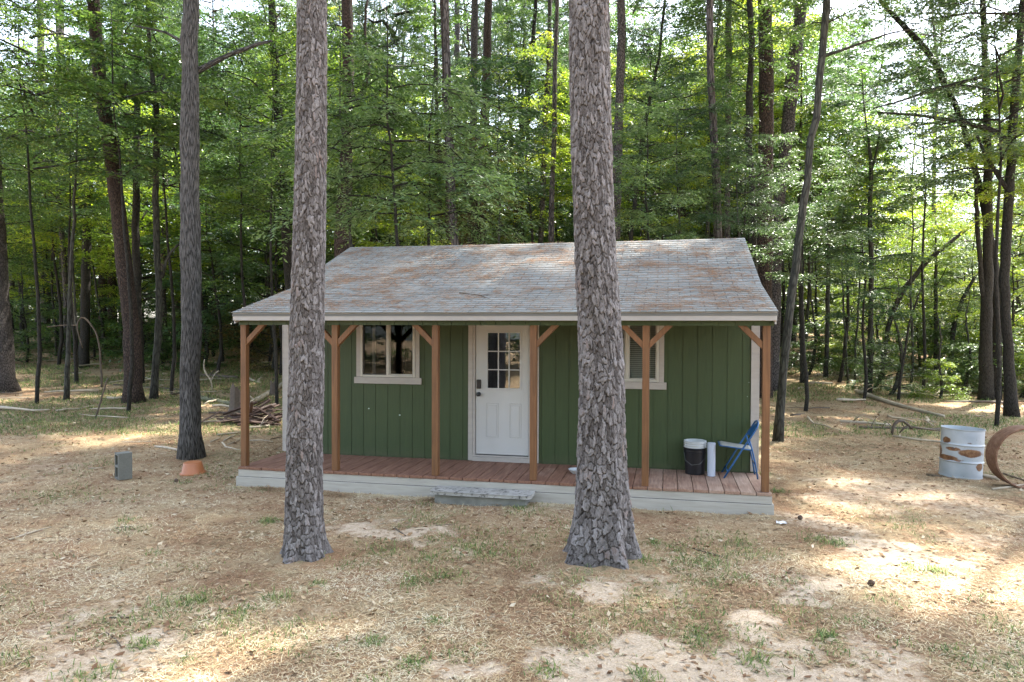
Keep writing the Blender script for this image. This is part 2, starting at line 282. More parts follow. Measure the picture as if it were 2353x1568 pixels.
# ---- surveyed positions (metres)
TREES = [
 ('pine_tree','pine','pine trunk cut by the left edge of the picture','hi',[[-16.101,10.508,0.135,0.58],[-16.133,10.508,0.579,0.446],[-16.318,10.529,4.591,0.342],[-16.565,10.543,9.048,0.297],[-16.885,10.541,13.505,0.268],[-16.999,10.54,17.505,0.187],[-17.114,10.539,21.505,0.107]]),
 ('sapling','smooth','thin straight grey green sapling between the left edge pine and bent dead stem','none',[[-12.137,9.169,0.065,0.088],[-12.103,9.19,1.009,0.074],[-12.073,9.22,2.497,0.061],[-12.006,9.264,4.391,0.054],[-11.911,9.31,6.014,0.041],[-11.876,9.327,7.514,0.028],[-11.841,9.343,9.014,0.016]]),
 ('hardwood_tree','oak','dark slightly leaning trunk behind the bent dead stem on the left','lo',[[-19.627,17.664,0.537,0.236],[-19.58,17.7,2.206,0.196],[-19.543,17.756,5.349,0.187],[-19.409,17.876,11.243,0.157],[-19.329,17.93,13.601,0.138],[-19.198,18.013,17.137,0.118],[-19.154,18.042,20.137,0.083],[-19.11,18.07,23.137,0.047]]),
 ('pine_tree','red','dark straight trunk, left one of the close pair deep in the left woods','hi',[[-27.275,27.089,1.133,0.29],[-27.241,27.137,3.767,0.25],[-27.404,27.182,9.035,0.237],[-27.584,27.264,16.938,0.211],[-27.67,27.326,22.207,0.198],[-27.696,27.344,26.207,0.138],[-27.723,27.363,30.207,0.079]]),
 ('pine_tree','red','reddish trunk, right one of the close pair deep in the left woods','hi',[[-26.699,27.237,1.135,0.29],[-26.742,27.268,3.769,0.264],[-26.853,27.324,9.04,0.237],[-26.725,27.474,16.948,0.211],[-26.605,27.581,22.22,0.198],[-26.569,27.614,26.22,0.138],[-26.532,27.646,30.22,0.079]]),
 ('pine_tree','red','stout dark pine leaning left at its top, biggest trunk left of the furrowed grey one','hi',[[-9.721,9.209,0.052,0.331],[-9.737,9.213,0.515,0.265],[-9.8,9.225,2.234,0.251],[-9.978,9.21,3.821,0.225],[-10.224,9.187,5.818,0.212],[-10.524,9.159,8.317,0.192],[-10.766,9.126,9.639,0.185],[-10.903,9.116,10.961,0.179],[-11.015,9.112,12.283,0.172],[-11.151,9.107,16.283,0.12],[-11.286,9.101,20.283,0.069]]),
 ('hardwood_tree','oak','dark slim upright trunk right behind the stout leaning pine on the left','lo',[[-13.184,13.529,0.24,0.163],[-13.245,13.548,2.388,0.139],[-13.361,13.57,5.484,0.13],[-13.357,13.636,9.72,0.122],[-13.351,13.697,13.631,0.114],[-13.357,13.711,14.608,0.114],[-13.365,13.728,17.608,0.08],[-13.373,13.744,20.608,0.046]]),
 ('hardwood_tree','smooth','slim forked hardwood trunk between the stout leaning pine and the furrowed grey trunk','lo',[[-9.694,9.994,0.072,0.137],[-9.62,10.024,1.002,0.11],[-9.513,10.079,3.058,0.096],[-9.575,10.086,4.345,0.096],[-9.655,10.099,6.345,0.096],[-9.63,10.138,8.536,0.089],[-9.649,10.147,9.427,0.089],[-9.858,10.121,10.727,0.062],[-9.977,10.124,12.644,0.055],[-10.002,10.125,13.644,0.038],[-10.027,10.126,14.644,0.022]]),
 ('hardwood_tree','furrow','large furrowed grey bark trunk with an upside down clay coloured tub at its foot','hi',[[-2.074,1.697,0.0,0.238],[-2.075,1.7,0.183,0.192],[-2.085,1.703,0.567,0.173],[-2.114,1.712,1.565,0.165],[-2.139,1.748,4.252,0.161],[-2.15,1.769,5.787,0.154],[-2.157,1.784,6.862,0.138],[-2.157,1.803,8.09,0.131],[-2.158,1.827,12.09,0.091],[-2.159,1.852,16.09,0.052]]),
 ('hardwood_tree','oak','crooked peeling trunk just left of the left foreground pine, above the cabin roof','lo',[[-6.374,12.62,0.134,0.178],[-6.448,12.64,3.138,0.163],[-6.56,12.642,4.828,0.163],[-6.704,12.641,6.845,0.156],[-6.811,12.631,7.72,0.148],[-6.878,12.637,9.07,0.148],[-7.008,12.64,11.147,0.141],[-7.09,12.645,12.63,0.134],[-7.217,12.644,14.41,0.119],[-7.275,12.644,16.41,0.083],[-7.332,12.643,18.41,0.047]]),
 ('pine_tree','red','big dark trunk rising behind the left end of the cabin roof ridge','hi',[[-3.376,10.224,0.044,0.286],[-3.373,10.276,5.112,0.247],[-3.296,10.321,6.93,0.195],[-3.241,10.353,8.228,0.175],[-3.271,10.386,10.824,0.162],[-3.292,10.402,12.122,0.162],[-3.318,10.421,16.122,0.114],[-3.344,10.439,20.122,0.065]]),
 ('pine_tree','red','reddish brown pine trunk behind the ridge, below the hanging leafy twig','hi',[[-1.376,14.759,0.176,0.185],[-1.416,14.808,5.403,0.185],[-1.499,14.843,8.833,0.17],[-1.635,14.849,11.228,0.147],[-1.729,14.872,14.009,0.139],[-1.783,14.884,18.009,0.097],[-1.836,14.897,22.009,0.056]]),
 ('hardwood_tree','smooth','pale slender trunk just left of the reddish brown pine behind the ridge','lo',[[-3.25,19.465,0.44,0.102],[-3.334,19.516,6.026,0.102],[-3.462,19.532,8.937,0.093],[-3.524,19.538,10.235,0.093],[-3.595,19.56,12.646,0.083],[-3.648,19.588,15.242,0.065],[-3.66,19.595,16.742,0.045],[-3.672,19.601,18.242,0.026]]),
 ('pine_tree','pine','narrow grey pine trunk close right of the reddish brown pine behind the ridge','hi',[[-4.249,25.387,0.769,0.178],[-4.306,25.458,6.779,0.167],[-4.394,25.492,10.273,0.156],[-4.445,25.549,14.723,0.145],[-4.518,25.601,19.173,0.122],[-4.544,25.62,23.173,0.086],[-4.57,25.639,27.173,0.049]]),
 ('pine_tree','pine','straight grey pine trunk rising from the brown bush behind the ridge','hi',[[-1.495,17.804,0.33,0.173],[-1.522,17.863,5.78,0.156],[-1.506,17.908,8.498,0.138],[-1.478,17.968,11.959,0.138],[-1.467,18.023,15.421,0.138],[-1.462,18.049,19.421,0.097],[-1.457,18.075,23.421,0.055]]),
 ('pine_tree','red','thick vine covered dark pine behind the middle of the ridge','hi',[[-0.93,16.905,0.275,0.217],[-0.942,16.969,5.94,0.2],[-0.822,17.057,9.946,0.167],[-0.741,17.114,12.45,0.159],[-0.692,17.163,14.953,0.15],[-0.661,17.194,18.953,0.105],[-0.629,17.226,22.953,0.06]]),
 ('hardwood_tree','oak','trunk leaning right behind the ridge, right of the vine covered pine','lo',[[-0.262,20.124,0.44,0.148],[-0.274,20.191,6.111,0.139],[-0.096,20.282,9.487,0.121],[0.159,20.376,11.917,0.111],[0.498,20.505,15.441,0.083],[0.578,20.548,17.111,0.074],[0.616,20.569,19.111,0.052],[0.654,20.589,21.111,0.03]]),
 ('hardwood_tree','oak','thin upright trunk touching the leaning one behind the ridge','lo',[[-0.28,22.167,0.55,0.119],[-0.35,22.227,6.368,0.119],[-0.461,22.237,8.603,0.099],[-0.422,22.288,11.372,0.079],[-0.364,22.346,14.339,0.059],[-0.356,22.354,15.339,0.042],[-0.348,22.362,16.339,0.024]]),
 ('pine_tree','pine','grey trunk just left of the right foreground pine, its top curving right','hi',[[0.966,19.37,0.385,0.117],[0.972,19.44,5.987,0.108],[1.09,19.516,9.25,0.125],[1.195,19.58,11.921,0.125],[1.284,19.639,14.467,0.09],[1.292,19.663,15.901,0.081],[1.297,19.679,18.401,0.056],[1.303,19.696,20.901,0.032]]),
 ('hardwood_tree','oak','short stretch of dark trunk nearest the left side of the right foreground pine','lo',[[0.017,28.375,0.879,0.153],[-0.032,28.48,8.855,0.153],[-0.014,28.549,13.083,0.129],[0.047,28.634,17.781,0.106],[0.06,28.652,20.281,0.074],[0.073,28.671,22.781,0.042]]),
 ('hardwood_tree','oak','very thin dark trunk half hidden beside the right foreground pine','lo',[[-0.065,32.452,1.099,0.117],[-0.145,32.562,9.549,0.117],[-0.226,32.616,14.222,0.104],[-0.236,32.623,15.722,0.073],[-0.247,32.63,17.222,0.042]]),
 ('hardwood_tree','smooth','faint thin trunk against the sky in the middle of the picture top','none',[[-2.002,27.93,0.879,0.117],[-2.155,28.041,10.727,0.106],[-2.274,28.079,14.907,0.094],[-2.515,28.106,20.121,0.07],[-2.552,28.11,22.121,0.049],[-2.589,28.114,24.121,0.028]]),
 ('pine_tree','pine','slim speckled pine trunk tight against the right side of the right foreground pine','hi',[[4.487,12.981,0.069,0.15],[4.501,13.046,5.82,0.143],[4.552,13.093,8.132,0.136],[4.605,13.135,10.104,0.129],[4.615,13.176,12.62,0.122],[4.622,13.202,16.62,0.086],[4.628,13.228,20.62,0.049]]),
 ('hardwood_tree','oak','wavy thin trunk right of the slim speckled pine, leaning right at its top','lo',[[4.863,15.111,0.135,0.082],[4.853,15.166,5.417,0.074],[5.057,15.243,7.509,0.067],[5.207,15.297,8.89,0.067],[5.474,15.377,10.255,0.067],[5.783,15.466,11.636,0.052],[5.959,15.535,13.565,0.045],[6.013,15.556,15.065,0.031],[6.068,15.577,16.565,0.018]]),
 ('hardwood_tree','smooth','thin dark trunk left of the straight light grey one above the right roof half','lo',[[7.611,18.788,0.275,0.083],[7.58,18.853,6.304,0.075],[7.625,18.911,9.475,0.067],[7.69,18.963,11.895,0.067],[7.922,19.044,13.815,0.058],[8.029,19.085,14.984,0.058],[8.101,19.113,16.984,0.041],[8.174,19.142,18.984,0.023]]),
 ('pine_tree','pine','straight light grey trunk above the right half of the roof','hi',[[8.193,16.869,0.176,0.108],[8.167,16.923,5.606,0.1],[8.149,16.961,8.31,0.1],[8.161,17.007,11.185,0.108],[8.142,17.047,14.043,0.1],[8.131,17.07,18.043,0.07],[8.121,17.092,22.043,0.04]]),
 ('hardwood_tree','oak','bulging trunk left of the pair of thick pines by the right roof end','lo',[[8.777,13.926,0.069,0.109],[8.729,13.966,5.06,0.102],[8.593,13.975,7.589,0.095],[8.503,13.979,9.098,0.116],[8.626,14.029,10.594,0.088],[8.533,14.04,12.634,0.088],[8.488,14.045,15.134,0.062],[8.442,14.05,17.634,0.035]]),
 ('pine_tree','red','thick red brown pine, left one of the pair by the right roof end','hi',[[9.191,15.041,0.099,0.256],[9.182,15.094,5.287,0.242],[9.195,15.129,7.419,0.235],[9.205,15.175,10.263,0.235],[9.132,15.199,12.85,0.213],[9.087,15.214,16.85,0.149],[9.042,15.228,20.85,0.085]]),
 ('pine_tree','pine','thick pine leaning right, right one of the pair by the right roof end','hi',[[9.747,17.211,0.176,0.232],[9.84,17.298,6.014,0.209],[10.039,17.37,7.869,0.216],[10.211,17.429,9.183,0.224],[10.364,17.493,11.192,0.232],[10.664,17.599,13.774,0.209],[10.849,17.664,17.774,0.146],[11.034,17.729,21.774,0.083]]),
 ('hardwood_tree','smooth','dark curving trunk standing right behind the rightmost porch post','lo',[[8.348,6.247,0.0,0.113],[8.382,6.258,0.26,0.099],[8.43,6.28,1.028,0.086],[8.485,6.309,2.077,0.086],[8.662,6.367,3.316,0.081],[8.778,6.41,4.464,0.077],[8.903,6.456,5.639,0.072],[9.004,6.488,6.317,0.077],[9.156,6.537,7.321,0.072],[9.23,6.566,8.162,0.072],[9.286,6.594,9.165,0.077],[9.362,6.632,12.665,0.054],[9.439,6.671,16.165,0.031]]),
 ('hardwood_tree','smooth','slim dark trunk in the dappled clearing first right of the curving trunk','lo',[[11.226,19.85,0.289,0.118],[11.236,19.868,1.299,0.093],[11.099,19.887,4.503,0.084],[11.046,19.922,7.538,0.067],[11.096,19.972,10.067,0.051],[11.107,19.984,11.567,0.035],[11.119,19.996,13.067,0.02]]),
 ('hardwood_tree','smooth','thin dark trunk in the clearing with leaf clusters at its foot','lo',[[12.441,21.717,0.375,0.098],[12.483,21.751,1.96,0.089],[12.517,21.799,4.634,0.08],[12.531,21.852,7.843,0.062],[12.534,21.862,9.343,0.044],[12.536,21.871,10.843,0.025]]),
 ('sapling','smooth','pole thin sapling left of the two close saplings in the right clearing','none',[[12.753,19.429,0.249,0.041],[12.68,19.434,1.659,0.033],[12.573,19.436,3.299,0.033],[12.517,19.444,4.612,0.025],[12.508,19.445,5.112,0.017],[12.499,19.446,5.612,0.01]]),
 ('sapling','smooth','pole thin sapling nearest left of the straight slim trunk in the right clearing','none',[[13.114,19.918,0.27,0.05],[13.137,19.944,1.651,0.042],[13.254,20.001,3.633,0.033],[13.311,20.034,4.982,0.025],[13.319,20.039,5.482,0.017],[13.327,20.044,5.982,0.01]]),
 ('hardwood_tree','smooth','straight slim trunk standing alone in the middle of the right clearing','lo',[[12.966,17.487,0.158,0.122],[13.006,17.506,0.795,0.099],[13.035,17.55,3.228,0.084],[13.058,17.571,4.292,0.084],[12.969,17.586,6.512,0.076],[13.032,17.625,8.185,0.068],[12.938,17.617,9.006,0.038],[12.831,17.601,9.462,0.03],[12.739,17.586,10.462,0.021],[12.646,17.572,11.462,0.012]]),
 ('hardwood_tree','oak','dead trunk leaning far to the right across the sunlit right clearing','none',[[14.574,21.798,0.354,0.097],[14.718,21.855,2.025,0.088],[14.951,21.923,3.116,0.097],[15.29,22.009,3.839,0.097],[16.108,22.205,4.862,0.097],[16.431,22.283,5.303,0.088],[17.406,22.509,5.992,0.079],[17.867,22.618,6.504,0.07],[18.517,22.767,6.858,0.053]]),
 ('sapling','oak','bare crooked sapling rising from the fallen branches in the right clearing','none',[[13.344,15.501,0.085,0.049],[13.42,15.53,0.92,0.042],[13.525,15.563,1.507,0.042],[13.68,15.617,2.805,0.035],[14.003,15.699,3.518,0.021],[14.15,15.738,3.993,0.014]]),
 ('hardwood_tree','smooth','small trunk in the sunlit green behind the fallen logs on the right','lo',[[16.796,22.492,0.365,0.097],[16.783,22.52,2.331,0.08],[16.75,22.551,4.811,0.062],[16.744,22.555,5.811,0.043],[16.739,22.56,6.811,0.025]]),
 ('hardwood_tree','oak','kinked trunk leaning right in the sunlit green, left of the dark multi stem trees','lo',[[17.066,21.855,0.327,0.104],[17.172,21.907,2.211,0.095],[17.335,21.957,3.111,0.086],[17.618,22.03,3.821,0.069],[18.019,22.128,4.462,0.052]]),
 ('hardwood_tree','oak','darkest thick trunk of the group at right with two upright stems','lo',[[16.177,16.31,0.09,0.239],[16.174,16.317,0.637,0.204],[16.162,16.343,2.466,0.176],[16.18,16.368,3.873,0.155],[16.215,16.391,4.83,0.134],[16.19,16.412,6.546,0.134],[16.161,16.44,8.797,0.113],[16.079,16.454,10.907,0.091],[15.983,16.465,13.017,0.084],[15.937,16.471,15.517,0.059],[15.891,16.476,18.017,0.034]]),
 ('hardwood_tree','oak','dark trunk touching the two stemmed one, arching left high up over the clearing','lo',[[16.566,16.621,0.097,0.185],[16.601,16.643,1.049,0.156],[16.616,16.676,2.966,0.156],[16.509,16.677,4.599,0.128],[16.423,16.665,5.011,0.121],[16.048,16.615,7.126,0.092],[15.794,16.568,7.722,0.085],[15.479,16.522,9.241,0.078],[14.988,16.427,10.12,0.085],[14.678,16.37,10.872,0.085],[14.187,16.275,11.736,0.092],[13.573,16.147,12.175,0.085],[12.776,15.985,13.109,0.057]]),
 ('hardwood_tree','oak','dark trunk nearest the rusty hoop on the right edge','hi',[[15.231,12.311,0.011,0.183],[15.192,12.312,0.67,0.147],[15.103,12.314,2.037,0.118],[14.977,12.311,3.65,0.124],[15.07,12.356,5.288,0.118],[15.121,12.382,6.208,0.118],[15.201,12.429,8.164,0.106],[15.383,12.501,10.238,0.088],[15.456,12.533,11.275,0.082],[15.513,12.558,13.275,0.058],[15.57,12.583,15.275,0.033]]),
 ('sapling','smooth','slim trunk seen between the furrowed grey trunk and the leftmost porch post','lo',[[-15.198,21.448,0.688,0.096],[-15.187,21.474,2.223,0.075],[-15.178,21.503,3.93,0.064],[-15.257,21.524,6.491,0.053],[-15.269,21.528,7.491,0.037],[-15.282,21.531,8.491,0.021]]),
 ('sapling','smooth','small dark trunk standing just right of the forked hardwood on the left','none',[[-18.756,21.915,0.755,0.11],[-18.81,21.928,2.432,0.088],[-18.868,21.95,4.641,0.077],[-18.946,21.963,6.629,0.066],[-18.954,21.964,7.129,0.046],[-18.961,21.966,7.629,0.027]]),
 ('hardwood_tree','oak','dark trunk seen just behind the leftmost porch post under the eave','lo',[[-19.527,29.145,1.152,0.212],[-19.545,29.182,3.806,0.173],[-19.484,29.236,6.462,0.159],[-19.415,29.333,11.773,0.133],[-19.405,29.347,13.773,0.093],[-19.394,29.362,15.773,0.053]]),
 ('hardwood_tree','oak','short piece of trunk framed between the leftmost post and the cabin wall','none',[[-17.604,30.696,1.213,0.15],[-17.64,30.712,2.765,0.123],[-17.692,30.759,6.578,0.109],[-17.703,30.769,8.578,0.076],[-17.714,30.779,10.578,0.044]]),
 ('hardwood_tree','oak','thin double trunk near the left edge among pale logs','lo',[[-30.404,24.616,1.038,0.152],[-30.52,24.631,3.69,0.126],[-30.628,24.631,5.205,0.114],[-31.036,24.572,7.226,0.101],[-31.494,24.502,9.246,0.088],[-31.628,24.482,10.746,0.062],[-31.762,24.461,12.246,0.035]]),
 ('hardwood_tree','oak','dark crooked trunk forking up behind the left edge pine','lo',[[-35.84,28.481,1.31,0.198],[-35.659,28.552,3.291,0.156],[-35.564,28.608,5.558,0.142],[-35.11,28.747,8.108,0.127],[-34.664,28.902,11.792,0.113],[-33.96,29.092,14.06,0.099],[-33.839,29.124,15.06,0.069],[-33.718,29.157,16.06,0.04]]),
 ('pine_tree','pine','grey trunk rising in the left distance among green leaves','hi',[[-30.693,27.748,1.209,0.299],[-30.762,27.833,7.614,0.272],[-30.897,27.871,11.965,0.258],[-31.012,27.929,17.405,0.231],[-31.101,27.993,22.844,0.204],[-31.127,28.011,26.844,0.143],[-31.153,28.03,30.844,0.082]]),
 ('pine_tree','pine','faint grey trunk high in the left distance beside the sky gaps','hi',[[-35.283,30.832,1.429,0.297],[-35.359,30.924,8.095,0.267],[-35.506,30.965,12.842,0.252],[-35.661,31.022,18.775,0.223],[-35.815,31.079,24.709,0.208],[-35.857,31.094,28.709,0.145],[-35.899,31.11,32.709,0.083]]),
 ('pine_tree','pine','pale distant trunk rising between the slim upright trunk and the leaning pine top','hi',[[-31.604,33.69,1.539,0.309],[-31.773,33.767,8.356,0.278],[-31.916,33.859,16.391,0.263],[-32.038,33.974,25.663,0.247],[-32.058,33.994,29.663,0.173],[-32.079,34.014,33.663,0.099]]),
]
LIMBS = [(8,[[-2.187,1.859,6.814,0.062],[-1.811,1.945,7.009,0.046],[-1.397,2.039,7.219,0.039],[-1.058,2.116,7.359,0.031],[-0.794,2.175,7.406,0.019]]),(8,[[-2.189,1.864,7.201,0.039],[-2.493,1.802,7.509,0.027],[-2.795,1.736,7.585,0.019],[-3.173,1.654,7.661,0.012]]),(5,[[-10.525,9.159,8.317,0.066],[-10.851,9.096,8.911,0.053]]),(6,[[-13.29,13.643,9.231,0.073],[-13.571,13.569,8.416,0.057],[-13.792,13.515,8.089,0.041]]),(39,[[16.159,16.348,2.888,0.098],[16.015,16.331,3.802,0.084],[15.94,16.33,4.829,0.07],[15.864,16.331,5.982,0.07],[15.832,16.332,6.545,0.063],[15.811,16.345,7.67,0.049]]),(41,[[15.099,12.375,6.09,0.071],[14.774,12.31,6.56,0.059],[14.425,12.242,7.148,0.047],[14.191,12.2,7.736,0.035]]),(41,[[15.159,12.408,7.386,0.082],[14.882,12.35,7.62,0.071],[14.132,12.19,7.912,0.065],[13.118,11.969,8.086,0.047],[12.347,11.8,8.177,0.035],[11.61,11.638,8.21,0.024]]),(41,[[15.215,12.451,9.389,0.082],[14.641,12.323,9.269,0.065],[14.124,12.206,9.114,0.053],[13.148,11.987,8.852,0.047],[12.344,11.806,8.554,0.029],[11.506,11.617,8.316,0.018]]),(29,[[9.205,6.558,7.99,0.041],[9.557,6.637,8.099,0.032],[10.041,6.747,8.282,0.027],[10.702,6.896,8.537,0.018],[11.231,7.014,8.575,0.009]]),(26,[[8.557,13.99,9.071,0.068],[8.266,13.923,8.893,0.054],[8.055,13.873,8.688,0.041]]),(10,[[-3.28,10.347,8.358,0.091],[-3.055,10.403,8.813,0.078],[-2.768,10.477,9.528,0.078],[-2.618,10.516,9.918,0.058],[-2.78,10.503,11.345,0.039],[-2.696,10.533,12.124,0.032]]),(34,[[12.99,17.61,7.79,0.046],[13.208,17.67,8.551,0.038],[13.307,17.703,9.311,0.023]]),(23,[[5.0,15.228,7.331,0.059],[4.712,15.16,7.034,0.045],[4.495,15.111,6.944,0.037]]),(7,[[-9.635,10.149,9.358,0.062],[-9.491,10.189,9.906,0.048],[-9.348,10.231,10.592,0.034]]),(7,[[-9.452,10.105,3.88,0.055],[-9.282,10.153,4.565,0.041],[-8.95,10.233,4.977,0.034],[-8.75,10.278,5.046,0.027]])]
LOGS = [
 ('fallen_log','pale bare fallen log lying left of the bent branch behind the drum','pale',[[10.34,9.758,0.031,0.038],[10.849,9.624,0.03,0.038],[11.394,9.396,0.025,0.032]]),
 ('fallen_log','dark mossy fallen log touching the bent branch behind the drum','dark',[[10.515,8.711,0.025,0.031],[11.256,8.813,0.024,0.031],[12.299,8.899,0.02,0.025]]),
 ('fallen_log','long fallen trunk running down to the right behind the white drum','pale',[[12.546,17.436,0.214,0.069],[12.757,14.634,0.113,0.061],[12.993,12.903,0.066,0.05],[13.275,11.511,0.04,0.04]]),
 ('fallen_log','straight fallen log resting left of the two stemmed dark tree','pale',[[13.537,17.142,0.175,0.045],[14.393,17.187,0.163,0.037],[14.896,16.888,0.142,0.029]]),
 ('fallen_log','curved pale log ending at the foot of the two stemmed dark tree','pale',[[14.753,16.857,0.142,0.029],[15.665,17.201,0.147,0.029],[16.803,18.558,0.191,0.031]]),
 ('fallen_log','long bright log far back in the right clearing','pale',[[12.091,22.071,0.441,0.054],[13.164,22.512,0.453,0.055],[14.214,22.682,0.442,0.045]]),
 ('fallen_log','short log in front of the long bright log in the right clearing','pale',[[11.45,19.695,0.311,0.042],[12.266,19.649,0.299,0.042]]),
 ('fallen_log','log in the middle distance between slim trunks on the right','pale',[[14.882,22.091,0.401,0.044],[15.855,22.634,0.419,0.045],[16.721,23.398,0.444,0.037]]),
 ('fallen_log','brown log running toward the dark trunks on the right','dark',[[15.446,19.837,0.279,0.049],[16.084,18.748,0.219,0.047],[16.633,17.906,0.178,0.045]]),
 ('fallen_log','dark log half hidden behind the furrowed grey trunk and leftmost post','dark',[[-12.432,15.867,0.418,0.079],[-11.496,15.807,0.403,0.079],[-10.438,15.569,0.37,0.069]]),
 ('fallen_log','mossy log between the furrowed grey trunk and the broken stump','moss',[[-8.343,10.333,0.139,0.082],[-7.153,9.632,0.112,0.079],[-6.416,9.241,0.094,0.07]]),
 ('fallen_log','thick bare log running up to the right from the broken stump','pale',[[-5.811,9.19,0.1,0.083],[-6.365,10.707,0.137,0.082],[-7.004,12.41,0.191,0.074],[-7.82,14.526,0.289,0.073]]),
 ('fallen_log','thin grey log at the end of the dark one, right of the leftmost post','pale',[[-9.886,15.485,0.338,0.043],[-9.254,14.968,0.302,0.042],[-8.811,14.615,0.272,0.033]]),
 ('fallen_log','grey weathered log in front of the rotten wood heap','pale',[[-3.235,5.21,0.028,0.035],[-3.086,5.468,0.028,0.035],[-2.836,5.892,0.025,0.031]]),
 ('fallen_branch','long thin dark branch on the ground behind the stout leaning pine','dark',[[-14.003,13.0,0.242,0.024],[-12.227,12.592,0.21,0.031],[-10.321,12.13,0.179,0.038]]),
 ('fallen_branch','pale broken branch lying left of the furrowed grey trunk','pale',[[-3.543,2.561,0.017,0.021],[-3.222,2.509,0.02,0.025],[-2.749,2.265,0.019,0.024]]),
 ('fallen_branch','thin pale stick on the ground right above the cinder block','pale',[[-4.605,2.921,0.007,0.009],[-4.306,2.987,0.007,0.009],[-4.058,3.103,0.007,0.009]]),
 ('fallen_branch','short pale wood splinter left of the cinder block','pale',[[-3.102,0.487,0.007,0.009],[-2.93,0.607,0.007,0.009]]),
 ('fallen_log','pale long log far back at the left edge','pale',[[-47.068,38.225,2.037,0.089],[-45.345,38.707,2.043,0.089],[-43.117,38.706,2.016,0.089]]),
 ('fallen_log','short pale log below the long one at the left edge','pale',[[-38.041,30.395,1.51,0.089],[-35.862,29.481,1.421,0.072]]),
 ('fallen_log','dark log far back at left behind the thin double trunk','dark',[[-31.951,25.013,1.149,0.09],[-31.529,26.131,1.206,0.092],[-30.895,26.804,1.225,0.08]]),
 ('fallen_branch','pale straight stick crossing behind the leftmost post near the ground','pale',[[-3.345,4.202,0.015,0.019],[-3.17,4.425,0.015,0.019],[-3.048,4.657,0.015,0.019]]),
 ('fallen_branch','pale stick pointing up right, left of the leftmost post','pale',[[-2.716,3.522,0.011,0.013],[-2.976,4.325,0.011,0.014]]),
 ('fallen_branch','short pale stick farthest left in the scatter by the leftmost post','pale',[[-2.899,3.359,0.011,0.013],[-3.033,3.862,0.011,0.014]]),
 ('fallen_branch','short stick just below the two pale ones by the leftmost post','pale',[[-2.373,3.167,0.009,0.011],[-2.487,3.716,0.009,0.011]]),
 ('fallen_branch','bent stick lowest of the scatter left of the leftmost post','pale',[[-2.593,3.303,0.014,0.017],[-2.146,2.808,0.013,0.017],[-1.723,2.594,0.01,0.012]]),
 ('fallen_branch','curved pale stick between the leftmost post and the cabin wall','pale',[[-2.231,3.69,0.011,0.013],[-2.055,3.852,0.011,0.013],[-1.704,3.683,0.007,0.009]]),
 ('fallen_branch','straight dark stick right of the curved pale one beside the cabin wall','dark',[[-1.919,3.923,0.007,0.009],[-1.897,4.358,0.007,0.009]]),
 ('fallen_branch','long split branch lying on the grass at the far left foreground','pale',[[-0.808,-2.981,0.007,0.009],[-0.8,-2.733,0.01,0.012],[-0.801,-2.467,0.006,0.007]]),
 ('fallen_branch','dark twig on the straw below the cinder block','dark',[[-0.038,-2.36,0.008,0.01],[0.121,-2.223,0.006,0.008]]),
 ('fallen_branch','straight twig on the sand patch at lower left','dark',[[1.998,-4.718,0.004,0.005],[2.288,-4.9,0.004,0.005]]),
 ('fallen_branch','dark bark strip at the lower left corner','dark',[[1.817,-5.311,0.006,0.007],[1.82,-5.167,0.007,0.009]]),
 ('fallen_branch','thin grey twig right of the lower left sand patch','dark',[[1.819,-4.491,0.005,0.007],[1.991,-4.433,0.004,0.005]]),
 ('fallen_branch','curved twig on the sunlit sand band between the two foreground pines','dark',[[3.065,-1.636,0.008,0.01],[3.284,-1.874,0.006,0.007]]),
 ('fallen_branch','straight dark twig in the straw in front of the concrete step','dark',[[3.479,-1.421,0.006,0.008],[3.679,-1.316,0.006,0.008]]),
 ('fallen_branch','dark twig among grass tufts right of the right foreground pine','dark',[[6.356,-1.607,0.005,0.007],[6.654,-1.848,0.007,0.009]]),
 ('fallen_branch','short twig beyond the grass tufts at right, nearer the camera','dark',[[7.177,-2.081,0.005,0.006],[7.239,-2.252,0.005,0.006]]),
 ('fallen_branch','small twig on grass at the right foreground','dark',[[7.056,-3.849,0.005,0.006],[7.12,-3.896,0.004,0.005]]),
 ('fallen_branch','thick peeling branch poking left out of the rusty hoop toward the drum','pale',[[10.843,3.253,0.019,0.024],[10.974,3.18,0.022,0.027],[11.084,2.958,0.021,0.027]]),
 ('fallen_branch','pale bare branch under the rusty hoop, nearest the camera','pale',[[10.688,2.195,0.013,0.016],[10.91,2.326,0.013,0.016],[11.278,2.632,0.013,0.016]]),
 ('fallen_branch','dark stick lying inside the rusty hoop','dark',[[11.364,3.491,0.014,0.017],[11.409,3.234,0.014,0.017],[11.446,2.935,0.011,0.013]]),
 ('fallen_branch','thin dark stick behind the drum foot on its left','dark',[[10.129,3.116,0.014,0.017],[10.304,2.97,0.014,0.017]]),
]
